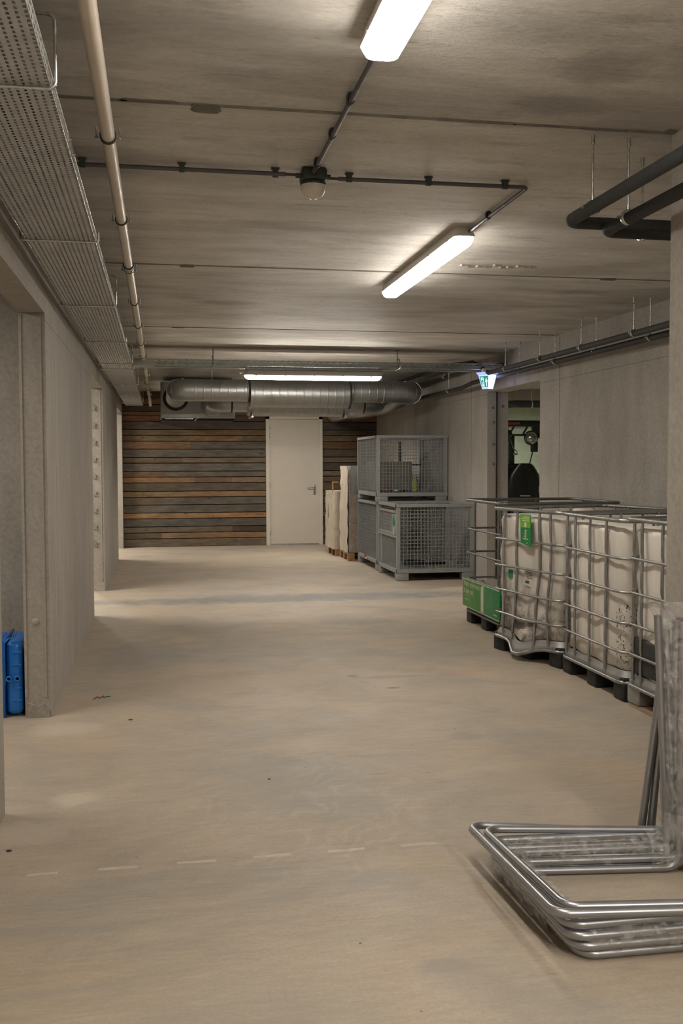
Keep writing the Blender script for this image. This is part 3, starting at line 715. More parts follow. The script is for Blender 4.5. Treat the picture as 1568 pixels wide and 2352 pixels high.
for x, rr in ((1.20, .157), (1.175, .152), (2.575, .199), (2.62, .154), (3.05, .154)):
    mb = MB(); mb.lathe((x, DY, 2.50 if rr < .17 else 2.465), [(rr-.006, -.012), (rr, -.010), (rr, .010), (rr-.006, .012)], 36, 0, 'x'); part(mb, 'joint_band', M_dark if rr > .19 or x == 1.20 else M_duct, t)
mb = MB()
for x in (.7, 1.4, 2.4, 3.04): mb.cyl((x, DY, 2.62), (x, DY, H), .004, 8)
part(mb, 'hanger_rod', M_zinc, t)
t = thing('ventilation_duct', 'rear spiral steel air duct, half hidden behind the front one', 'air duct', (1.9, 14.45, 2.2))
SY = 14.45
mb = MB(); mb.sweep(fillet([(.80, 15.3, 2.40), (.80, SY, 2.40), (1.25, SY, 2.40)], .2, 10), .150, 32); part(mb, 'elbow', M_duct, t)
P, R = ridged([(1.25, SY, 2.385), (2.72, SY, 2.385)], .19, .11, .0016, .004); mb = MB(); mb.sweep(P, R, 36); part(mb, 'silencer', M_duct, t)
mb = MB(); mb.sweep(fillet([(2.72, SY, 2.40), (3.16, SY, 2.40), (3.18, 15.2, 2.40)], .2, 10), .150, 32); part(mb, 'elbow', M_duct, t)
P, R = ridged([(3.18, 15.15, 2.40), (3.16, 16.8, 2.42), (3.20, 18.4, 2.42)], .15, .06, .0045, .006); mb = MB(); mb.sweep(P, R, 28); part(mb, 'flexible_hose', M_duct_in, t)
mb = MB()
for x in (1.3, 2.65): mb.box(x-.015, x+.015, SY-.21, SY+.21, 2.17, 2.19); mb.cyl((x, SY-.205, 2.17), (x, SY-.205, H), .004, 8)
part(mb, 'hanger_bracket', M_zinc, t)
for x, rr in ((1.02, .155), (2.95, .155)):
    mb = MB(); mb.lathe((x, SY, 2.40), [(rr-.006, -.012), (rr, -.010), (rr, .010), (rr-.006, .012)], 32, 0, 'x'); part(mb, 'joint_band', M_dark, t)

t = thing('ventilation_unit', 'grey sheet-metal air handling box hung before the plank wall', 'ventilation unit', (.57, 15.6, 2.18))
mb = MB(); mb.rbox(.02, 1.13, 15.3, 16.1, 2.20, 2.745, .01); part(mb, 'casing', M_unit, t)
mb = MB(); mb.box(.07, 1.08, 15.292, 15.30, 2.27, 2.735); mb.cyl((.07, 15.291, 2.27), (1.08, 15.291, 2.27), .003, 6); part(mb, 'access_panel', M_unit, t)
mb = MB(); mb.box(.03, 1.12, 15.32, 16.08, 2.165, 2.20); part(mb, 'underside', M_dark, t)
mb = MB(); mb.box(.08, .50, 15.288, 15.31, 2.185, 2.197); part(mb, 'rail', M_zinc, t)
mb = MB(); mb.sweep([(.52, 15.28, 2.16), (.56, 15.27, 2.20), (.58, 15.29, 2.21)], .008, 8); mb.rbox(.55, .585, 15.275, 15.30, 2.20, 2.225, .004); part(mb, 'drain_valve', M_zinc, t)
for cx, cz, rr in ((.245, 2.50, .19), (.80, 2.40, .18)):
    mb = MB(); mb.lathe((cx, 15.288, cz), [(rr-.04, -.01), (rr, -.01), (rr, .006), (rr-.04, .006)], 40, 0, 'y'); part(mb, 'collar', M_rubber if cx < .5 else M_unit, t)
mb = MB()
for x in (.06, 1.09): mb.cyl((x, 15.36, 2.74), (x, 15.36, H), .004, 8)
part(mb, 'hanger_rod', M_zinc, t)

# exit sign: wedge-shaped lit box with a green pictogram face
def exit_sign():
    t = thing('exit_sign', 'glowing wedge-shaped emergency exit sign with green face', 'sign', (0, 0, 0))
    # local frame: x to the right, y away, z down from the mounting plate; two faces meet at a front edge
    A, B, C_ = Vector((-.105, .05, 0)), Vector((.0, -.03, 0)), Vector((.10, .05, 0))
    def q(p, k, z): c = Vector((0, .03, 0)); v = c+(p-c)*k; return Vector((v.x, v.y, z))
    mb = MB(); mb.loft([[q(p, 1.0, -.03) for p in (A, B, C_)], [q(p, .58, -.19) for p in (A, B, C_)]], 0, False)
    part(mb, 'diffuser', M_signlight, t)
    mb = MB(); mb.loft([[q(p, 1.22, 0) for p in (A, B, C_)], [q(p, 1.22, -.012) for p in (A, B, C_)], [q(p, 1.05, -.03) for p in (A, B, C_)]], 0, False); part(mb, 'top_flange', M_signedge, t)
    mb = MB(); mb.rbox(-.07, .09, -.02, .09, 0, .045, .015); part(mb, 'housing', M_lamphouse, t)
    mb = MB()
    for p in (A, B, C_): mb.sweep([q(p, 1.01, -.03), q(p, .59, -.19)], .0022, 6)
    mb.sweep([q(A, .59, -.19), q(B, .59, -.19), q(C_, .59, -.19)], .003, 6); part(mb, 'lit_edge', M_signedge, t)
    nrm = (B-A).cross(Vector((0, 0, -1))).normalized()
    if nrm.y > 0: nrm = -nrm
    def fp(u, v, off):  # u,v in 0..1 across the left face
        top = q(A, 1, -.03).lerp(q(B, 1, -.03), u); bot = q(A, .58, -.19).lerp(q(B, .58, -.19), u)
        return top.lerp(bot, v)+nrm*off
    def poly(mb, pts, o0, o1): mb.add([fp(u, v, o0) for u, v in pts]+[fp(u, v, o1) for u, v in pts], [tuple(range(len(pts))), tuple(range(len(pts), 2*len(pts)))]+[(i, (i+1) % len(pts), len(pts)+(i+1) % len(pts), len(pts)+i) for i in range(len(pts))])
    mb = MB(); poly(mb, [(0, 0), (1, 0), (1, 1), (0, 1)], .0005, .001); part(mb, 'face_plate', M_signface, t)
    mb = MB(); poly(mb, [(.07, .1), (.93, .1), (.93, .86), (.07, .86)], .001, .003); g = part(mb, 'green_panel', M_signgreen, t)
    mb = MB(); poly(mb, [(.17, .18), (.47, .18), (.47, .82), (.17, .82)], .003, .004)
    poly(mb, [(.74, .18), (.92, .52), (.80, .47), (.80, .80), (.70, .80), (.70, .47), (.58, .52)], .003, .004)
    s_ = mb.build('symbol', M_signwhite, g)
    mb = MB()
    poly(mb, [(.36+.045*math.cos(a*PI/4), .27+.04*math.sin(a*PI/4)) for a in range(8)], .004, .005)
    poly(mb, [(.27, .36), (.37, .34), (.40, .42), (.47, .47), (.44, .50), (.36, .46), (.34, .54), (.43, .62), (.40, .76), (.35, .75), (.37, .65), (.28, .58), (.22, .70), (.17, .68), (.24, .56), (.28, .42), (.23, .44), (.21, .52), (.17, .50), (.20, .40)], .004, .005)
    mb.build('running_figure', M_signgreen, s_)
    t.location = (3.715, 11.02, 2.555); t.rotation_euler = (0, 0, math.radians(-10))
    return t
exit_sign()

# ================================================================== MESH CAGES
def cage(label, Lx, Ly, Ht, foot=.10, gate=False, mat=M_cage):
    """stacking wire container; local origin at its near left bottom corner"""
    t = thing('mesh_container', label, 'mesh container', (0, 0, 0), 'grey wire mesh containers')
    p = .045
    for x in (0, Lx-p):
        for y in (0, Ly-p): mb = MB(); mb.box(x, x+p, y, y+p, foot, Ht); part(mb, 'post', mat, t)
    mb = MB(); h = .035
    for z0 in (Ht-.004,):
        mb.box(-.008, Lx+.008, -.008, .045, z0, z0+h); mb.box(-.008, Lx+.008, Ly-.045, Ly+.008, z0, z0+h); mb.box(-.008, .045, 0, Ly, z0, z0+h-.001); mb.box(Lx-.045, Lx+.008, 0, Ly, z0, z0+h-.001)
    part(mb, 'top_frame', mat, t)
    mb = MB(); z0 = foot; h = .05
    mb.box(-.003, Lx+.003, -.003, .045, z0, z0+h); mb.box(-.003, Lx+.003, Ly-.045, Ly+.003, z0, z0+h); mb.box(-.003, .045, 0, Ly, z0, z0+h-.001); mb.box(Lx-.045, Lx+.003, 0, Ly, z0, z0+h-.001)
    mb.box(.04, Lx-.04, .04, Ly-.04, z0+.03, z0+.036); part(mb, 'base_frame', mat, t)
    for x in (0, Lx-.16):
        for y in (0, Ly-.13): mb = MB(); mb.rbox(x, x+.16, y, y+.13, 0, foot, .012); part(mb, 'foot', mat, t)
    zb, zt = foot+.05, Ht-.004; wr = .0026
    def panel(ax, c, a0, a1, z0, z1, name='mesh_panel', px=.047, pz=.047, par=t, nx=None):
        mb = MB(); n = max(2, round((a1-a0)/px)); nz = max(2, round((z1-z0)/pz))
        for i in range(n+1):
            a = a0+(a1-a0)*i/n
            if ax == 'y': mb.box(a-wr, a+wr, c-wr, c+wr, z0, z1)
            else: mb.box(c-wr, c+wr, a-wr, a+wr, z0, z1)
        for i in range(nz+1):
            z = z0+(z1-z0)*i/nz
            if ax == 'y': mb.box(a0, a1, c+wr, c+3*wr, z-wr, z+wr)
            else: mb.box(c+wr, c+3*wr, a0, a1, z-wr, z+wr)
        return part(mb, name, mat, par)
    panel('y', .02, p, Lx-p, zb, zt); panel('y', Ly-.02, p, Lx-p, zb, zt); panel('x', Lx-.02, p, Ly-p, zb, zt)
    if gate:
        zm = zb+(zt-zb)*.5
        panel('x', .02, .16, Ly-p, zb, zm)
        mb = MB(); mb.box(0, .03, p, Ly-p, zm, zm+.03); mb.box(.005, .028, Ly-.22, Ly-.16, zb, zm); part(mb, 'gate_rail', mat, t)
        g = MB(); g.box(0, .025, p, Ly-p, zt-.08, zt-.05); g.box(0, .025, p, Ly-p, zm+.035, zm+.06); g.box(0, .025, p, p+.03, zm+.035, zt-.05); g.box(0, .025, Ly-p-.03, Ly-p, zm+.035, zt-.05)
        g.box(.002, .008, p+.02, p+.25, zm+.06, zt-.10)
        gg = part(g, 'gate', mat, t)
        panel('x', .012, p+.03, Ly-p-.03, zm+.06, zt-.08, par=gg)
        mb = MB(); z = zm+.20; yy = p+.13
        mb.prism([(yy, z+.085), (yy-.075, z), (yy, z-.085), (yy+.075, z)], -.004, .001, 'x'); part(mb, 'hazard_sticker', M_green2, t, 'green diamond sticker')
        mb = MB(); mb.prism([(yy-.05, z-.04), (yy-.01, z-.07), (yy-.005, z-.17), (yy-.04, z-.15)], -.005, -.001, 'x'); part(mb, 'torn_label', M_whitepaper, t)
    else: panel('x', .02, p, Ly-p, zb, zt)
    return t
c1 = cage('near wire mesh container on the floor with a green diamond sticker', 1.03, 1.14, .955, .10, True); c1.location = (2.975, 12.42, 0)
c2 = cage('rear wire mesh container on the floor, under the stacked one', 1.02, 1.40, .935, .10); c2.location = (2.985, 13.66, 0)
c3 = cage('wire mesh container stacked on top of the rear one', 1.02, 1.40, 1.875-.975, .075); c3.location = (2.985, 13.66, .973)
mb = MB(); mb.box(.0, .03, .0, .03, .05, .85)
for ch in (c3,):
    mb = MB(); mb.box(3.62, 3.66, 15.0, 15.03, 1.10, 1.84); mb.box(3.62, 3.98, 15.0, 15.03, 1.47, 1.50); part(mb, 'gate_rail', M_clip, ch, 'dark green rail at the back')
# contents
M_greywrap = plain('grey_wrapped_carton', (.22, .205, .18), .35, 0, .15, 7, .5, 12)
mb = MB(); mb.rbox(3.07, 3.62, 14.15, 14.85, 1.115, 1.54, .02); tag(mb.build('wrapped_box', M_greywrap), 'grey film-wrapped box inside the upper mesh container', 'box')
mb = MB(); mb.lathe((3.56, 13.78, 1.113), [(.04, 0), (.042, .01), (.042, .13), (.02, .16), (.018, .19)], 16); mb.cyl((3.56, 13.78, 1.30), (3.56, 13.78, 1.325), .021)
tag(mb.build('bottle', M_vest), 'yellow-green bottle standing in the upper mesh container', 'bottle')
for x, m_, nm in ((3.12, M_red, 'red'), (3.26, M_whitepaper, 'white'), (3.38, M_blackplastic, 'black'), (3.47, plain('blue_plastic', (.02, .08, .4), .5), 'blue')):
    mb = MB(); mb.rbox(x, x+.05, 13.75, 13.80, 1.113, 1.14, .01); tag(mb.build('plastic_part', m_), 'small %s plastic part at the front of the upper mesh container' % nm, 'plastic part')
mb = MB(); pts = [(3.35+.16*math.cos(a*.42)*(1-.004*a), 12.95+.16*math.sin(a*.42), .155+.0012*a) for a in range(46)]; mb.sweep(pts, .012, 8)
tag(mb.build('hose', M_rubber), 'coil of black hose in the near mesh container', 'hose')
mb = MB(); mb.rbox(3.55, 3.78, 12.95, 13.1, .14, .19, .015); tag(mb.build('tool_bag', M_blackplastic), 'flat black bag lying in the near mesh container', 'bag')
mb = MB(); mb.rbox(2.955, 2.975, 14.35, 14.42, .12, .17, .006); mb.rbox(2.95, 2.975, 14.27, 14.33, .11, .14, .006, 1); tag(mb.build('tag', [M_red, M_whitepaper]), 'red and white tag hanging on the rear mesh container', 'tag')

# ================================================================== PALLETS AND CARTONS
def pallet(label, x0, y0):
    t = thing('wooden_pallet', label, 'pallet', (x0, y0, 0), 'wooden pallets beside the mesh containers')
    for yy in (0, .33, .66):
        mb = MB(); mb.box(x0, x0+1.1, y0+yy, y0+yy+.1, 0, .02); part(mb, 'bottom_board', M_wood, t)
        for xx in (0, .5, 1.0): mb = MB(); mb.box(x0+xx, x0+xx+.1, y0+yy, y0+yy+.1, .02, .10); part(mb, 'block', M_wood, t)
    for xx in (0, .25, .5, .75, 1.0): mb = MB(); mb.box(x0+xx, x0+xx+.1, y0, y0+.76, .10, .122); part(mb, 'deck_board', M_wood, t)
    return t
pallet('near wooden pallet under the tall wrapped cartons', 2.85, 15.12)
pallet('far wooden pallet under the lower wrapped cartons', 2.80, 15.94)
def carton(label, x0, x1, y0, y1, z0, z1, m_, grp):
    t = thing('carton', label, 'box', (x0, y0, z0), grp)
    mb = MB(); mb.rbox(x0, x1, y0, y1, z0, z1, .012); part(mb, 'body', m_, t)
    mb = MB(); ym = (y0+y1)/2; mb.box(x0-.0015, x1+.001, ym-.025, ym+.025, z1-.08, z1+.001); part(mb, 'tape', M_card, t)
carton('brown carton at the bottom of the tall stack on the near pallet', 2.88, 3.85, 15.14, 15.84, .124, .58, M_card, 'wrapped cartons')
carton('brown carton in the middle of the tall stack on the near pallet', 2.89, 3.85, 15.15, 15.83, .584, 1.03, M_card, 'wrapped cartons')
carton('grey-wrapped carton on top of the tall stack on the near pallet', 2.90, 3.80, 15.16, 15.84, 1.034, 1.47, M_greywrap, 'wrapped cartons')
carton('pale carton at the bottom of the far pallet', 2.79, 3.75, 15.96, 16.70, .124, .60, M_card_pale, 'wrapped cartons')
carton('pale carton on top of the far pallet stack', 2.80, 3.75, 15.96, 16.70, .604, 1.04, M_card_pale, 'wrapped cartons')
def wrap(label, x0, x1, y0, y1, z0, z1, amp=.014, m_=M_card_pale, side=None):
    n = 60; rings = []; rnd = random.Random(int(z1*1000))
    for k in range(14):
        z = z0+(z1-z0)*k/13; ring = []
        for i in range(n):
            u = i/n*4; s_ = int(u); f = u-s_
            P4 = [(x0, y0), (x1, y0), (x1, y1), (x0, y1)]; a, b = P4[s_], P4[(s_+1) % 4]
            nx, ny = ((0, -1), (1, 0), (0, 1), (-1, 0))[s_]; d_ = rnd.uniform(0, amp)
            ring.append((a[0]+(b[0]-a[0])*f+nx*d_, a[1]+(b[1]-a[1])*f+ny*d_, z))
        rings.append(ring)
    mb = MB(); mb.loft(rings, 0, True, True, False); return tag(mb.build('stretch_film', m_), label, 'plastic film', 'stretch film round the pallets')
wrap('clear stretch film round the tall carton stack', 2.872, 3.87, 15.125, 15.85, .13, 1.475, .012, M_film)
# milky folded film sheet hanging down the left side of the tall stack
rnd = random.Random(3); rows_ = []
for k in range(16):
    z = 1.47-k*.0895; rows_.append([(2.845+rnd.uniform(-.012, .012), 15.17+.66*i/9*(1 if z < .95 else .92), z) for i in range(10)])
mb = MB(); mb.loft(rows_, 0, True, False, False); mb.xf(lambda p: p); tag(mb.build('stretch_film', M_card_pale), 'milky folded film down the left side of the tall stack', 'plastic film', 'stretch film round the pallets')
wrap('milky film round the lower cartons on the far pallet', 2.765, 3.77, 15.94, 16.72, .115, 1.06, .016)
mb = MB(); mb.add([(2.75, 16.0, 1.06), (2.66, 15.98, 1.0), (2.70, 16.05, .96), (2.62, 16.0, .965), (2.765, 16.1, .93), (2.80, 16.02, 1.03)], [(0, 1, 2), (2, 3, 4), (0, 2, 4), (0, 4, 5)]); tag(mb.build('stretch_film', M_film), 'loose torn corner of film on the far pallet', 'plastic film')
mb = MB(); mb.box(2.80, 2.815, 16.25, 16.29, 1.04, 1.20); mb.box(2.80, 2.90, 16.24, 16.30, 1.195, 1.21); tag(mb.build('cardboard_corner', M_wood), 'orange-brown corner piece sticking up from the far cartons', 'corner piece')
mb = MB(); mb.box(2.742, 2.748, 16.40, 16.45, .62, .86); tag(mb.build('tape_strip', M_yellow), 'yellow tape strip on the far wrapped cartons', 'tape')

# ================================================================== LIQUID TOTES
def rrect(x0, x1, y0, y1, r, z, seg=5):
    out = []
    for cx, cy_, a0 in ((x1-r, y1-r, 0), (x0+r, y1-r, PI/2), (x0+r, y0+r, PI), (x1-r, y0+r, 1.5*PI)):
        for i in range(seg+1):
            a = a0+PI/2*i/seg; out.append(Vector((cx+r*math.cos(a), cy_+r*math.sin(a), z)))
    return out
def densify(pts, n, closed=True):
    out = []; N = len(pts)
    for i in range(N if closed else N-1):
        a, b = Vector(pts[i]), Vector(pts[(i+1) % N]); k = max(1, int((b-a).length/n))
        for j in range(k): out.append(a.lerp(b, j/k))
    if not closed: out.append(Vector(pts[-1]))
    return out
def resample(pts, n):
    pts = [Vector(p) for p in pts]; N = len(pts); L = [(pts[(i+1) % N]-pts[i]).length for i in range(N)]; T = sum(L); out = []; i = 0; acc = 0
    for k in range(n):
        d = T*k/n
        while acc+L[i] < d: acc += L[i]; i += 1
        out.append(pts[i].lerp(pts[(i+1) % N], (d-acc)/max(L[i], 1e-9)))
    return out
def tote(label, Lx, Ly, tank_m, bar_m, vy, vx=(.2, .45, .75, .98), rings=(.12, .314, .50, .697, .91), Ht=1.15, cut=None, foot_m=M_blackfeet, warp=None, cat='liquid tote', panel=False):
    """intermediate bulk tote; local origin near left... x into the row, y along the row"""
    t = thing('liquid_tote', label, cat, (0, 0, 0), 'row of liquid totes on the right')
    W = warp or (lambda p: p)
    for i, x in enumerate((0, Lx/2-.08, Lx-.16)):
        for j, y in enumerate((.0, Ly/2-.08, Ly-.15)):
            mb = MB(); mb.rbox(x+.005, x+.155, y, y+.15, 0, .118, .014); part(mb, 'pallet_foot', foot_m, t)
    mb = MB(); mb.rbox(.01, Lx-.01, .01, Ly-.01, .112, .150, .012); mb.xf(W); part(mb, 'pallet_deck', foot_m, t)
    mb = MB(); ro = densify(rrect(.005, Lx-.005, .005, Ly-.005, .09, .15), .06); ri = [Vector((Lx/2+(p.x-Lx/2)*.965, Ly/2+(p.y-Ly/2)*.965, .19)) for p in ro]
    mb.loft([ro, ri], 0, True, True, False); mb.loft([[p+Vector((0, 0, -.02)) for p in ro], ro], 0, True, True, False); mb.xf(W); part(mb, 'base_tray', M_sheetbase, t)
    if tank_m:
        ztop = cut or 1.075; rs = []
        hs = [.16, .17, .20, .30, .42, .55, .68, .80, .92, 1.055]
        if cut: hs = [.16, .17, .20, .30, .36, cut]
        for z in hs:
            ins = .026+(.05*max(0, (.20-z)/.04) if z < .20 else 0)+.005*math.sin(z*22)
            ring = resample(rrect(ins, Lx-ins, ins, Ly-ins, .10, z, 8), 160)
            for p in ring:  # shallow vertical flutes on the faces
                fy = math.cos((p.y/Ly-.5)*2*PI*3); fx = math.cos((p.x/Lx-.5)*2*PI*3)
                if p.x < .1: p.x += .010*fy
                if p.x > Lx-.1: p.x -= .010*fy
                if p.y < .1: p.y += .010*fx
                if p.y > Ly-.1: p.y -= .010*fx
            rs.append(ring)
        if not cut:
            n = len(rs[-1])
            for z, k in ((1.085, .985), (1.10, .955), (1.108, .90), (1.112, .5), (1.113, .2)):
                rs.append([Vector((Lx/2+(p.x-Lx/2)*k, Ly/2+(p.y-Ly/2)*k, z)) for p in rs[9]])
        mb = MB(); mb.loft(rs, 0, True, True, not cut); mb.xf(W); tk = part(mb, 'tank', tank_m, t)
        if not cut:
            mb = MB(); mb.lathe((Lx/2, Ly/2, 1.10), [(.12, 0), (.12, .02), (.085, .025), (.085, .05), (.07, .055)], 24, 0); mb.xf(W); mb.build('screw_cap', M_whitepaper, tk)
    for z in rings:
        mb = MB(); mb.sweep(densify(rrect(-.004, Lx+.004, -.004, Ly+.004, .085, z, 6), .07), .0095 if z > .13 else .013, 8, closed=True); mb.xf(W); part(mb, 'horizontal_bar', bar_m, t)
    mb = MB(); mb.sweep(densify(rrect(-.006, Lx+.006, -.006, Ly+.006, .07, Ht, 6), .07), .0145, 10, closed=True); mb.xf(W); part(mb, 'top_bar', bar_m, t)
    vs = [(0.003, y) for y in vy]+[(Lx-.003, y) for y in vy]+[(x, .003) for x in vx]+[(x, Ly-.003) for x in vx]
    for x, y in vs:
        dx, dy = (.008 if x < .01 else -.008 if x > Lx-.01 else 0), (.008 if y < .01 else -.008 if y > Ly-.01 else 0)
        mb = MB(); pts = []; zs = sorted(set(list(rings)+[Ht]))
        for z in zs: pts.append((x+dx, y+dy, z))
        pp = [pts[0]]
        for a, b in zip(pts[:-1], pts[1:]): pp += [tuple(Vector(a).lerp(Vector(b), k)+Vector((-dx*.8, -dy*.8, 0))) for k in (.18, .5, .82)]+[b]
        rr = [.0105 if i % 4 else .007 for i in range(len(pp))]
        mb.sweep(pp, rr, 8); mb.xf(W); part(mb, 'vertical_bar', bar_m, t)
    if panel:
        mb = MB(); mb.rbox(-.0, .03, .10, .36, .21, .40, .01); part(mb, 'valve_recess', M_dirt, t, 'black valve recess')
    return t

# tote C (clean, half hidden by the wall end)
c = tote('cleanest white liquid tote, cut off by the wall end at the right', 1.12, .98, M_tankC, M_cagebar, (.06, .30, .55, .80, .90), panel=False, foot_m=M_sheetbase)
mb = MB(); mb.rbox(.008, .05, .60, .93, .20, .42, .012); o = part(mb, 'valve_recess', M_dirt, c, 'black valve recess')
c.location = (2.86, 4.80, 0)
mb = MB(); mb.box(2.865, 3.9, 4.85, 5.74, 0, .018); tag(mb.build('wooden_board', M_card), 'thin brown board under the cleanest tote', 'board')
c.location.z = .018
# tote B
b = tote('white liquid tote with black spatter on its right edge, in mid row', 1.12, .98, M_tankB, M_cagebar, (.27, .52, .76, .90))
b.location = (2.862, 5.83, 0)
# tote A, knocked about
def warpA(p):
    q = Vector(p); g = math.exp(-((p.y-.42)/.16)**2)*math.exp(-(p.x/.30)**2)
    lo = max(0, min(1, (.34-p.z)/.22))
    q.x -= .10*g*lo; q.z -= .075*g*lo*(p.z > .05)
    g2 = math.exp(-((p.y-.30)/.35)**2)*math.exp(-((p.z-.35)/.28)**2)*math.exp(-(p.x/.3)**2); q.y += .03*g2; q.x -= .012*g2
    q.x += .005*math.sin(p.z*9+p.y*5)*math.exp(-(p.x/.3)**2)
    return q
a = tote('grubby dented liquid tote with a green sign hung on its cage', 1.10, .92, M_tankA, M_cagebar, (.13, .27, .58, .76), warp=warpA)
mb = MB(); mb.rbox(-.005, .014, .40, .55, .93, 1.135, .002); s_ = None
mb = MB(); mb.prism([(.335, .88), (.475, .90), (.485, 1.12), (.345, 1.12)], -.030, -.026, 'x'); sg = part(mb, 'green_sign', M_green2, a, 'lime and green hanging sign')
mb = MB(); mb.prism([(.343, 1.02), (.48, 1.02), (.485, 1.118), (.347, 1.118)], -.0312, -.030, 'x'); mb.build('lime_band', M_green_lime, sg)
mb = MB()
for z, n_ in ((1.10, 5), (1.088, 7), (1.074, 6)):
    for k in range(n_): mb.box(-.0325, -.0312, .365+k*.015, .375+k*.015, z-.004, z+.004)
mb.box(-.0325, -.0312, .395, .425, 1.025, 1.06); mb.box(-.0325, -.0312, .405, .415, .94, 1.01)
for k in range(5): mb.box(-.0325, -.0312, .385, .435-k*.004, .95+k*.012, .953+k*.012)
mb.box(-.0325, -.0312, .37, .44, .93, .938); mb.box(-.0325, -.0312, .375, .40, .90, .905)
mb.build('print', M_cream, sg)
mb = MB(); mb.add([(.026, .50, .57), (.026, .365, .55), (.024, .36, .68), (.024, .50, .70)], [(0, 1, 2, 3)]); mb.add([(.022, .50, .57), (.022, .365, .55), (.020, .36, .68), (.020, .50, .70)], [(0, 1, 2, 3)]); lb = part(mb, 'paper_label', M_whitepaper, a, 'white printed paper label')
mb = MB()
for k in range(5): mb.box(.0185, .0195, .385, .485-k*.006, .672-k*.012, .676-k*.012)
for k in range(9): mb.box(.0185, .0195, .43+k*.006, .433+k*.006, .585, .605)
mb.build('print', M_inktext, lb)
mb = MB(); mb.box(.018, .026, .66, .72, .60, .67); part(mb, 'teal_sticker', M_tealgreen, a)
mb = MB(); mb.sweep([(.04, .40, .215), (-.055, .41, .20)], .034, 20); mb.sweep([(-.05, .41, .20), (-.075, .412, .198)], .04, 20); part(mb, 'outlet_valve', M_whitepaper, a, 'white capped outlet valve')
a.location = (2.87, 6.86, 0); a.rotation_euler = (0, 0, math.radians(13))
# tote D: cut down, with green sign boards round it
d_ = tote('cut-down tote with green sign boards and an empty cage, at the row end', 1.08, 1.02, M_tankC, M_cagebar_dark, (.10, .76), (.35, .7), rings=(.12, .42, .67, .895), Ht=1.165, cut=.40)
mb = MB(); mb.rbox(-.028, -.014, .42, 1.04, .155, .425, .004); gA = part(mb, 'green_board', M_green, d_, 'green board with white lettering')
mb = MB(); mb.rbox(-.030, -.016, -.03, .415, .155, .425, .004); gB = part(mb, 'green_board', M_green2, d_)
mb = MB()
for z in (.160, .418): mb.box(-.0315, -.030, -.02, 1.03, z-.003, z+.003)
mb.box(-.0315, -.030, 1.015, 1.02, .16, .418); mb.box(-.0315, -.0300, .40, .44, .17, .41)
mb.build('cream_border', M_cream, gA)
for txt, y, z, s_ in (('Natte schermen', .99, .358, .072), ('in het rek', .99, .288, .072)):
    vs, fs = text_geo(txt, s_)
    mb = MB(); mb.add([(-.0295-q[2], y-q[0], z+q[1]) for q in vs], fs); mb.build('lettering', M_whitepaper, gA)
mb = MB()
for k in range(4): mb.box(-.0295, -.028, .88+k*.02, .894+k*.02, .225, .232)
for k in range(3): mb.box(-.0325, -.0312, .04+k*.03, .062+k*.03, .19, .203)
mb.box(-.0325, -.0305, .43, .47, .17, .40); mb.build('print', M_whitepaper, gA)
d_.location = (2.87, 8.13, 0)

# ================================================================== BLUE CRATES (standing on end behind the left pillar)
for i, (x1, lab) in enumerate(((-.828, 'blue plastic crate stood on end, nearest the left pillar'), (-.945, 'blue plastic crate on end, second from the left pillar'), (-1.06, 'blue plastic crate on end, third from the left pillar'))):
    t = thing('blue_crate', lab, 'crate', (x1-.05, 6.15, 0), 'blue crates stood on end')
    y0, y1 = 6.17, 6.60
    mb = MB(); mb.rbox(x1-.095, x1, y0+.012, y1, .012, .455, .035, 0, 5)
    for z in (.385, .31, .17, .095):
        mb.rbox(x1-.075+.02, x1-.004, y0+.006, y0+.02, z, z+.012, .003)
    part(mb, 'tub', M_blue, t)
    mb = MB(); mb.rbox(x1-.112, x1-.098, y0-.006, y1+.01, .0, .468, .006); mb.rbox(x1-.119, x1-.112, y0+.0, y1, .006, .46, .003)
    part(mb, 'rim', M_blue_d, t)
    for xx in (x1-.075, x1-.026):
        mb = MB(); mb.lathe((xx, y0-.004, .235), [(.0105, .02), (.0105, -.006), (.0175, -.006), (.0175, .02)], 20, 0, 'y'); rg = part(mb, 'hole_ring', M_blue, t)
        mb = MB(); mb.lathe((xx, y0+.012, .235), [(.0, 0), (.0105, 0), (.0105, .004)], 20, 0, 'y'); mb.build('hole', M_rubber, rg)
    for q in (0, .012):
        mb = MB(); mb.sweep(fillet([(x1-.108+q, y0-.004, .20), (x1-.108+q, y0-.004, .455), (x1-.085+q, y0+.01, .475), (x1-.052+q, y0+.02, .478), (x1-.045+q, y0+.035, .515)], .02), .004, 8); part(mb, 'bail_handle', M_blue_d, t)

# ================================================================== BENT STEEL TUBES
def tube(label, pts, r=.0150, bend=.055, grp='bent galvanised tubes in the bundle'):
    t = thing('bent_tube', label, 'steel tube', pts[0], grp)
    mb = MB(); mb.sweep(fillet(pts, bend, 8), r, 16); part(mb, 'tube', M_tubes, t)
    return t
tube('outer upper bent steel tube lying on top of the bundle', [(1.99, 3.40, .90), (1.985, 3.44, .10), (1.13, 3.575, .150), (1.165, 2.80, .152), (1.99, 2.70, .150), (1.98, 2.70, .90)])
tube('inner upper bent steel tube lying on top of the bundle', [(1.955, 3.38, .93), (1.95, 3.43, .125), (1.172, 3.525, .148), (1.215, 2.845, .150), (1.955, 2.745, .150), (1.95, 2.74, .92)])
lowlabs = ['lowest outer bent steel tube of the film-wrapped lower bundle', 'second from the floor of the outer bent tubes in the wrapped bundle', 'third from the floor of the outer bent tubes in the wrapped bundle', 'topmost outer bent tube of the wrapped lower bundle', 'lowest inner bent tube of the wrapped lower bundle', 'middle inner bent tube of the wrapped lower bundle', 'topmost inner bent tube of the wrapped lower bundle']
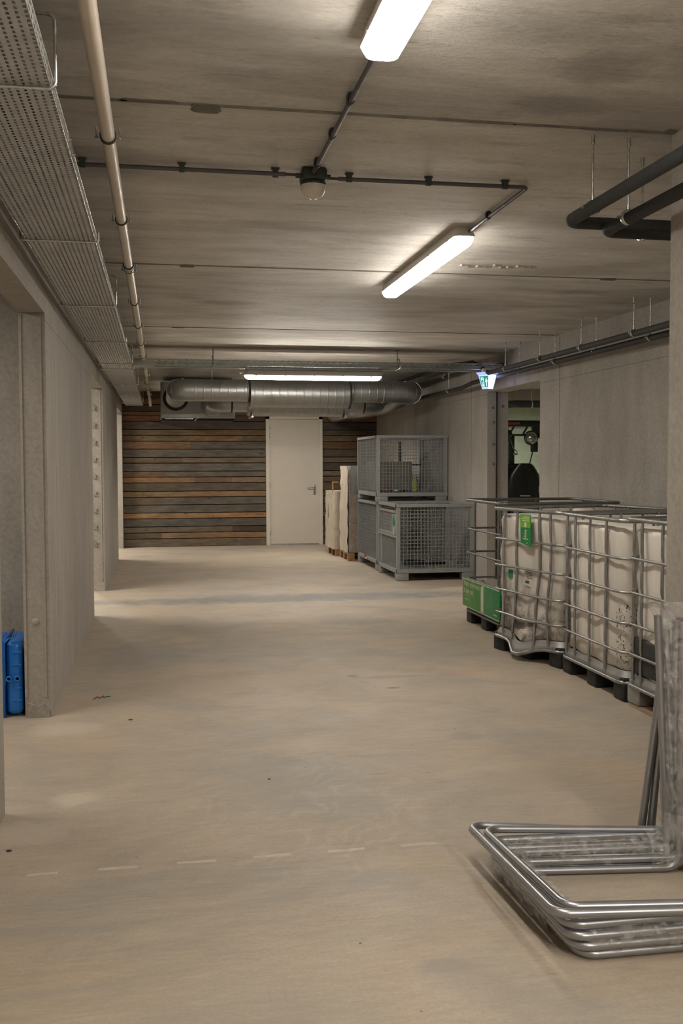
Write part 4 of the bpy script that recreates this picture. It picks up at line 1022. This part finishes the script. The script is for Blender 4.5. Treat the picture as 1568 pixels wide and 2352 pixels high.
for k, (xb, yb, xf_, yf, z, xu, yu, xt, yt, zt) in enumerate((
        (1.225, 3.49, 1.250, 2.80, .016, 1.850, 3.385, 1.800, 3.39, .955), (1.205, 3.50, 1.225, 2.79, .048, 1.885, 3.40, 1.842, 3.41, .90),
        (1.195, 3.50, 1.210, 2.79, .080, 1.900, 3.42, 1.868, 3.38, .935), (1.185, 3.50, 1.205, 2.80, .112, 1.915, 3.44, 1.905, 3.42, .94),
        (1.275, 3.43, 1.300, 2.86, .016, 1.880, 3.355, 1.888, 3.36, .93), (1.262, 3.44, 1.285, 2.85, .048, 1.915, 3.365, 1.925, 3.36, .945),
        (1.250, 3.45, 1.272, 2.85, .080, 1.945, 3.39, 1.950, 3.40, .95))):
    tube(lowlabs[k], [(xt, yt, zt), (xu, yu, z), (xb, yb, z), (xf_, yf, z), (1.93-.01*k, yf-.01, z+.001), (1.93-.01*k, yf-.01, .90)])
for k in range(4):
    t = thing('straight_tube', ['leftmost', 'second from left', 'third from left', 'rightmost'][k]+' straight steel tube leaning behind the bent bundle', 'steel tube', (1.82, 3.6, 0), 'straight tubes leaning behind the bundle')
    mb = MB(); x = 1.832+.022*k; y = 3.585+.03*(k % 2); mb.sweep([(x, y, .004), (x+.13-.022*k*.7, y+.03, .80)], .0145, 14); part(mb, 'tube', M_tubes, t)

def film(label, path, rad, amp, n=26, flare=None, seed=1, squash=1.0):
    rnd = random.Random(seed); pts = densify(fillet(path, .05, 5), .022, False); mb = MB()
    rs = []
    P = [Vector(p) for p in pts]; N = len(P)
    T = [(P[min(i+1, N-1)]-P[max(i-1, 0)]).normalized() for i in range(N)]
    up = Vector((0, 0, 1)) if abs(T[0].z) < .9 else Vector((1, 0, 0)); nrm = (up-T[0]*up.dot(T[0])).normalized()
    off = [rnd.uniform(-1, 1) for _ in range(n)]
    for i in range(N):
        nrm = (nrm-T[i]*nrm.dot(T[i])).normalized(); bi = T[i].cross(nrm); r0 = rad(i/(N-1)) if callable(rad) else rad
        off = [.7*o_+.5*rnd.uniform(-1, 1) for o_ in off]
        rs.append([P[i]+(nrm*math.cos(2*PI*k/n)*squash+bi*math.sin(2*PI*k/n))*(r0+amp*off[k]) for k in range(n)])
    mb.loft(rs, 0, True, True, False); return tag(mb.build('plastic_film', M_film), label, 'plastic film', 'clear film round the steel tubes')
film('clear film sleeve round the upright steel tubes', [(1.905, 3.395, .12), (1.888, 3.395, .985)], lambda s: .068+.014*s+(.03*max(0, s-.93)/.07), .005, 30, seed=4)
film('crumpled film round the left corner of the steel tubes', [(1.80, 3.43, .060), (1.235, 3.475, .06), (1.255, 2.98, .060)], lambda s: .058, .016, 22, seed=9)
film('crumpled film round the near corner of the steel tubes', [(1.262, 3.0, .06), (1.262, 2.83, .065), (1.90, 2.82, .062)], lambda s: .056, .010, 22, seed=12)
film('crumpled film in the bend at the foot of the upright steel tubes', [(1.78, 3.42, .06), (1.89, 3.40, .06), (1.90, 3.395, .22)], lambda s: .075, .008, 24, seed=15)

# ================================================================== VEHICLE SEEN THROUGH THE OPENING
vx, vy = 6.78, 18.0
t = thing('forklift', 'black forklift parked in the garage beyond the right opening', 'forklift', (vx, vy, 0))
mb = MB(); rs = []
for z, hw in ((.55, .36), (.62, .40), (.80, .42), (1.05, .41), (1.28, .36), (1.44, .26), (1.50, .20)):
    rs.append(rrect(vx-hw, vx+hw, vy, vy+1.1, .16, z, 6))
mb.loft(rs, 0, True); part(mb, 'counterweight', M_blackpaint, t)
mb = MB(); mb.rbox(vx-.55, vx+.75, vy-.1, vy+1.4, .18, .55, .04); part(mb, 'chassis', M_blackplastic, t)
mb = MB(); mb.rbox(vx-.55, vx+.75, vy-.16, vy-.1, .60, .66, .01); mb.rbox(vx-.55, vx+.75, vy-.16, vy-.1, .72, .80, .01); part(mb, 'bumper_rail', plain('blue_grey_rail', (.06, .07, .085), .35, .5), t)
for x in (vx-.45, vx+.55):
    mb = MB(); mb.lathe((x, vy+.3, .22), [(.10, -.1), (.22, -.1), (.22, .1), (.10, .1)], 28, 0, 'x'); part(mb, 'wheel', M_rubber, t)
mb = MB(); mb.rbox(vx-.62, vx+.42, vy+.1, vy+1.3, 2.20, 2.32, .02)
for x in (vx-.15, vx+.12, vx-.38): mb.sweep([(x, vy+.14, 2.20), (x-.08, vy+.16, 2.06)], .018, 8)
mb.box(vx-.45, vx+.36, vy+.12, vy+.16, 2.02, 2.06); mb.box(vx+.22, vx+.36, vy+.12, vy+.2, 1.98, 2.24)
part(mb, 'overhead_guard', M_blackplastic, t)
for x in (vx-.33, vx+.62): mb = MB(); mb.cyl((x, vy+.2, 1.3), (x-.02, vy+.15, 2.2), .025, 8); part(mb, 'roof_post', M_blackplastic, t)
mb = MB(); mb.box(vx-.30, vx-.20, vy+.092, vy+.1, 2.235, 2.285); rd = part(mb, 'name_plate', M_red, t)
mb = MB()
for k in range(3): mb.box(vx-.19+k*.05, vx-.155+k*.05, vy+.09, vy+.1, 2.238, 2.282)
mb.build('lettering', plain('dull_pink', (.35, .16, .13), .5), rd)
mb = MB(); mb.rbox(vx-.32, vx-.05, vy+.35, vy+.6, 1.3, 2.05, .03)
for k in range(13): mb.box(vx-.20, vx-.17, vy+.345, vy+.351, 1.36+k*.045, 1.375+k*.045, 1)
mb.sweep([(vx-.16, vy+.33, 1.98), (vx-.10, vy+.33, 1.80), (vx-.0, vy+.36, 1.72)], .010, 8, 1); mb.box(vx-.09, vx-.0, vy+.34, vy+.36, 1.66, 1.70, 2)
part(mb, 'mast', [plain('dark_green_mast', (.01, .03, .022), .45), M_cage, M_vest], t)
mb = MB(); mb.lathe((vx+.16, vy+.05, 1.985), [(.0, -.05), (.06, -.045), (.11, -.025), (.128, 0), (.128, .01)], 28, 0, 'y'); mr = part(mb, 'round_mirror', plain('mirror_glass', (.45, .45, .45), .08, 1.0), t)
mb = MB(); mb.lathe((vx+.16, vy+.05, 1.985), [(.126, -.004), (.138, -.004), (.138, .016), (.126, .016)], 28, 0, 'y'); mb.build('mirror_rim', M_blackplastic, mr)
mb = MB(); mb.lathe((vx-.30, vy+.05, 2.06), [(.0, -.05), (.05, -.04), (.085, 0), (.085, .03)], 24, 0, 'y'); part(mb, 'work_lamp', M_blackplastic, t)
mb = MB(); mb.rbox(vx+.25, vx+.40, vy+.3, vy+.33, 1.72, 1.92, .03); mb.cyl((vx+.30, vy+.31, 1.75), (vx+.21, vy+.3, 1.42), .012, 8); mb.rbox(vx+.2, vx+.30, vy+.28, vy+.34, 1.40, 1.43, .01); mb.rbox(vx-.42, vx-.30, vy+.02, vy+.05, 1.40, 1.43, .01)
part(mb, 'side_mirror', M_blackplastic, t)
mb = MB(); mb.rbox(vx-.07, vx+.13, vy-.012, vy+.01, .87, .90, .004); part(mb, 'number_plate', M_cage, t)
mb = MB(); mb.sweep([(vx-.22, vy-.004, .85), (vx-.05, vy-.008, .82), (vx+.02, vy-.008, .79), (vx+.09, vy-.008, .82), (vx+.26, vy-.004, .85)], .006, 6); mb.box(vx-.07, vx+.13, vy+.03, vy+.05, 1.497, 1.507); part(mb, 'trim_line', M_cage, t)
mb = MB(); mb.rbox(vx-.365, vx-.35, vy+.03, vy+.05, .98, 1.01, .003); mb.box(vx+.30, vx+.315, vy-.005, vy+.01, .95, 1.07); mb.box(vx+.37, vx+.385, vy-.005, vy+.01, .95, 1.07); mb.box(vx+.30, vx+.385, vy-.005, vy+.01, .94, .953); part(mb, 'tail_light', M_cream, t)
P = fillet([(5.3, 15.2, 2.42), (5.85, 16.0, 2.50), (9.5, 16.0, 2.50)], .25, 8); mb = MB(); mb.sweep(P, .06, 16)
t2 = thing('insulated_pipe', 'thick black pipe under the garage ceiling beyond the right opening', 'pipe', (5.3, 15.2, 2.42)); part(mb, 'pipe', M_insul, t2)
mb = MB(); mb.cyl((6.15, 16.0, 2.54), (6.15, 16.0, H), .006, 8); mb.lathe((6.15, 16.0, 2.50), [(.06, -.012), (.066, -.012), (.066, .012), (.06, .012)], 20, 0, 'x'); part(mb, 'pipe_clamp', M_zinc, t2)

# ================================================================== FLOOR LITTER
def crumb(name, lab, cat, x, y, s, m_, seed):
    rnd = random.Random(seed); mb = MB(); rs = []
    for z, k in ((0, .8), (s*.25, 1), (s*.4, .5)): rs.append([(x+math.cos(a*PI/4)*s*k*rnd.uniform(.7, 1.2), y+math.sin(a*PI/4)*s*k*.6*rnd.uniform(.7, 1.2), z) for a in range(8)])
    mb.loft(rs, 0, True); tag(mb.build(name, m_), lab, cat)
crumb('grit', 'small dark crumb of grit on the floor at the far left front', 'debris', -.60, 4.02, .014, M_rubber, 1)
crumb('grit', 'dark chip on the floor right of the left pillar', 'debris', -.19, 5.98, .014, M_rubber, 2)
crumb('grit', 'black crumb on the floor left of the upright steel tubes', 'debris', 2.08, 4.02, .012, M_rubber, 3)
crumb('grit', 'tiny dark crumb on the floor in the middle foreground', 'debris', .50, 4.72, .008, M_rubber, 4)
mb = MB(); mb.sweep([(-.44, 6.55, .003), (-.42, 6.60, .006), (-.40, 6.57, .004), (-.38, 6.62, .006), (-.37, 6.58, .003)], .004, 6); mb.sweep([(-.37, 6.6, .004), (-.335, 6.61, .004)], .003, 6, 1)
tag(mb.build('twist_of_string', [plain('dull_red_string', (.38, .12, .07), .7), M_tealgreen]), 'twist of reddish and green string on the floor by the left wall', 'string')
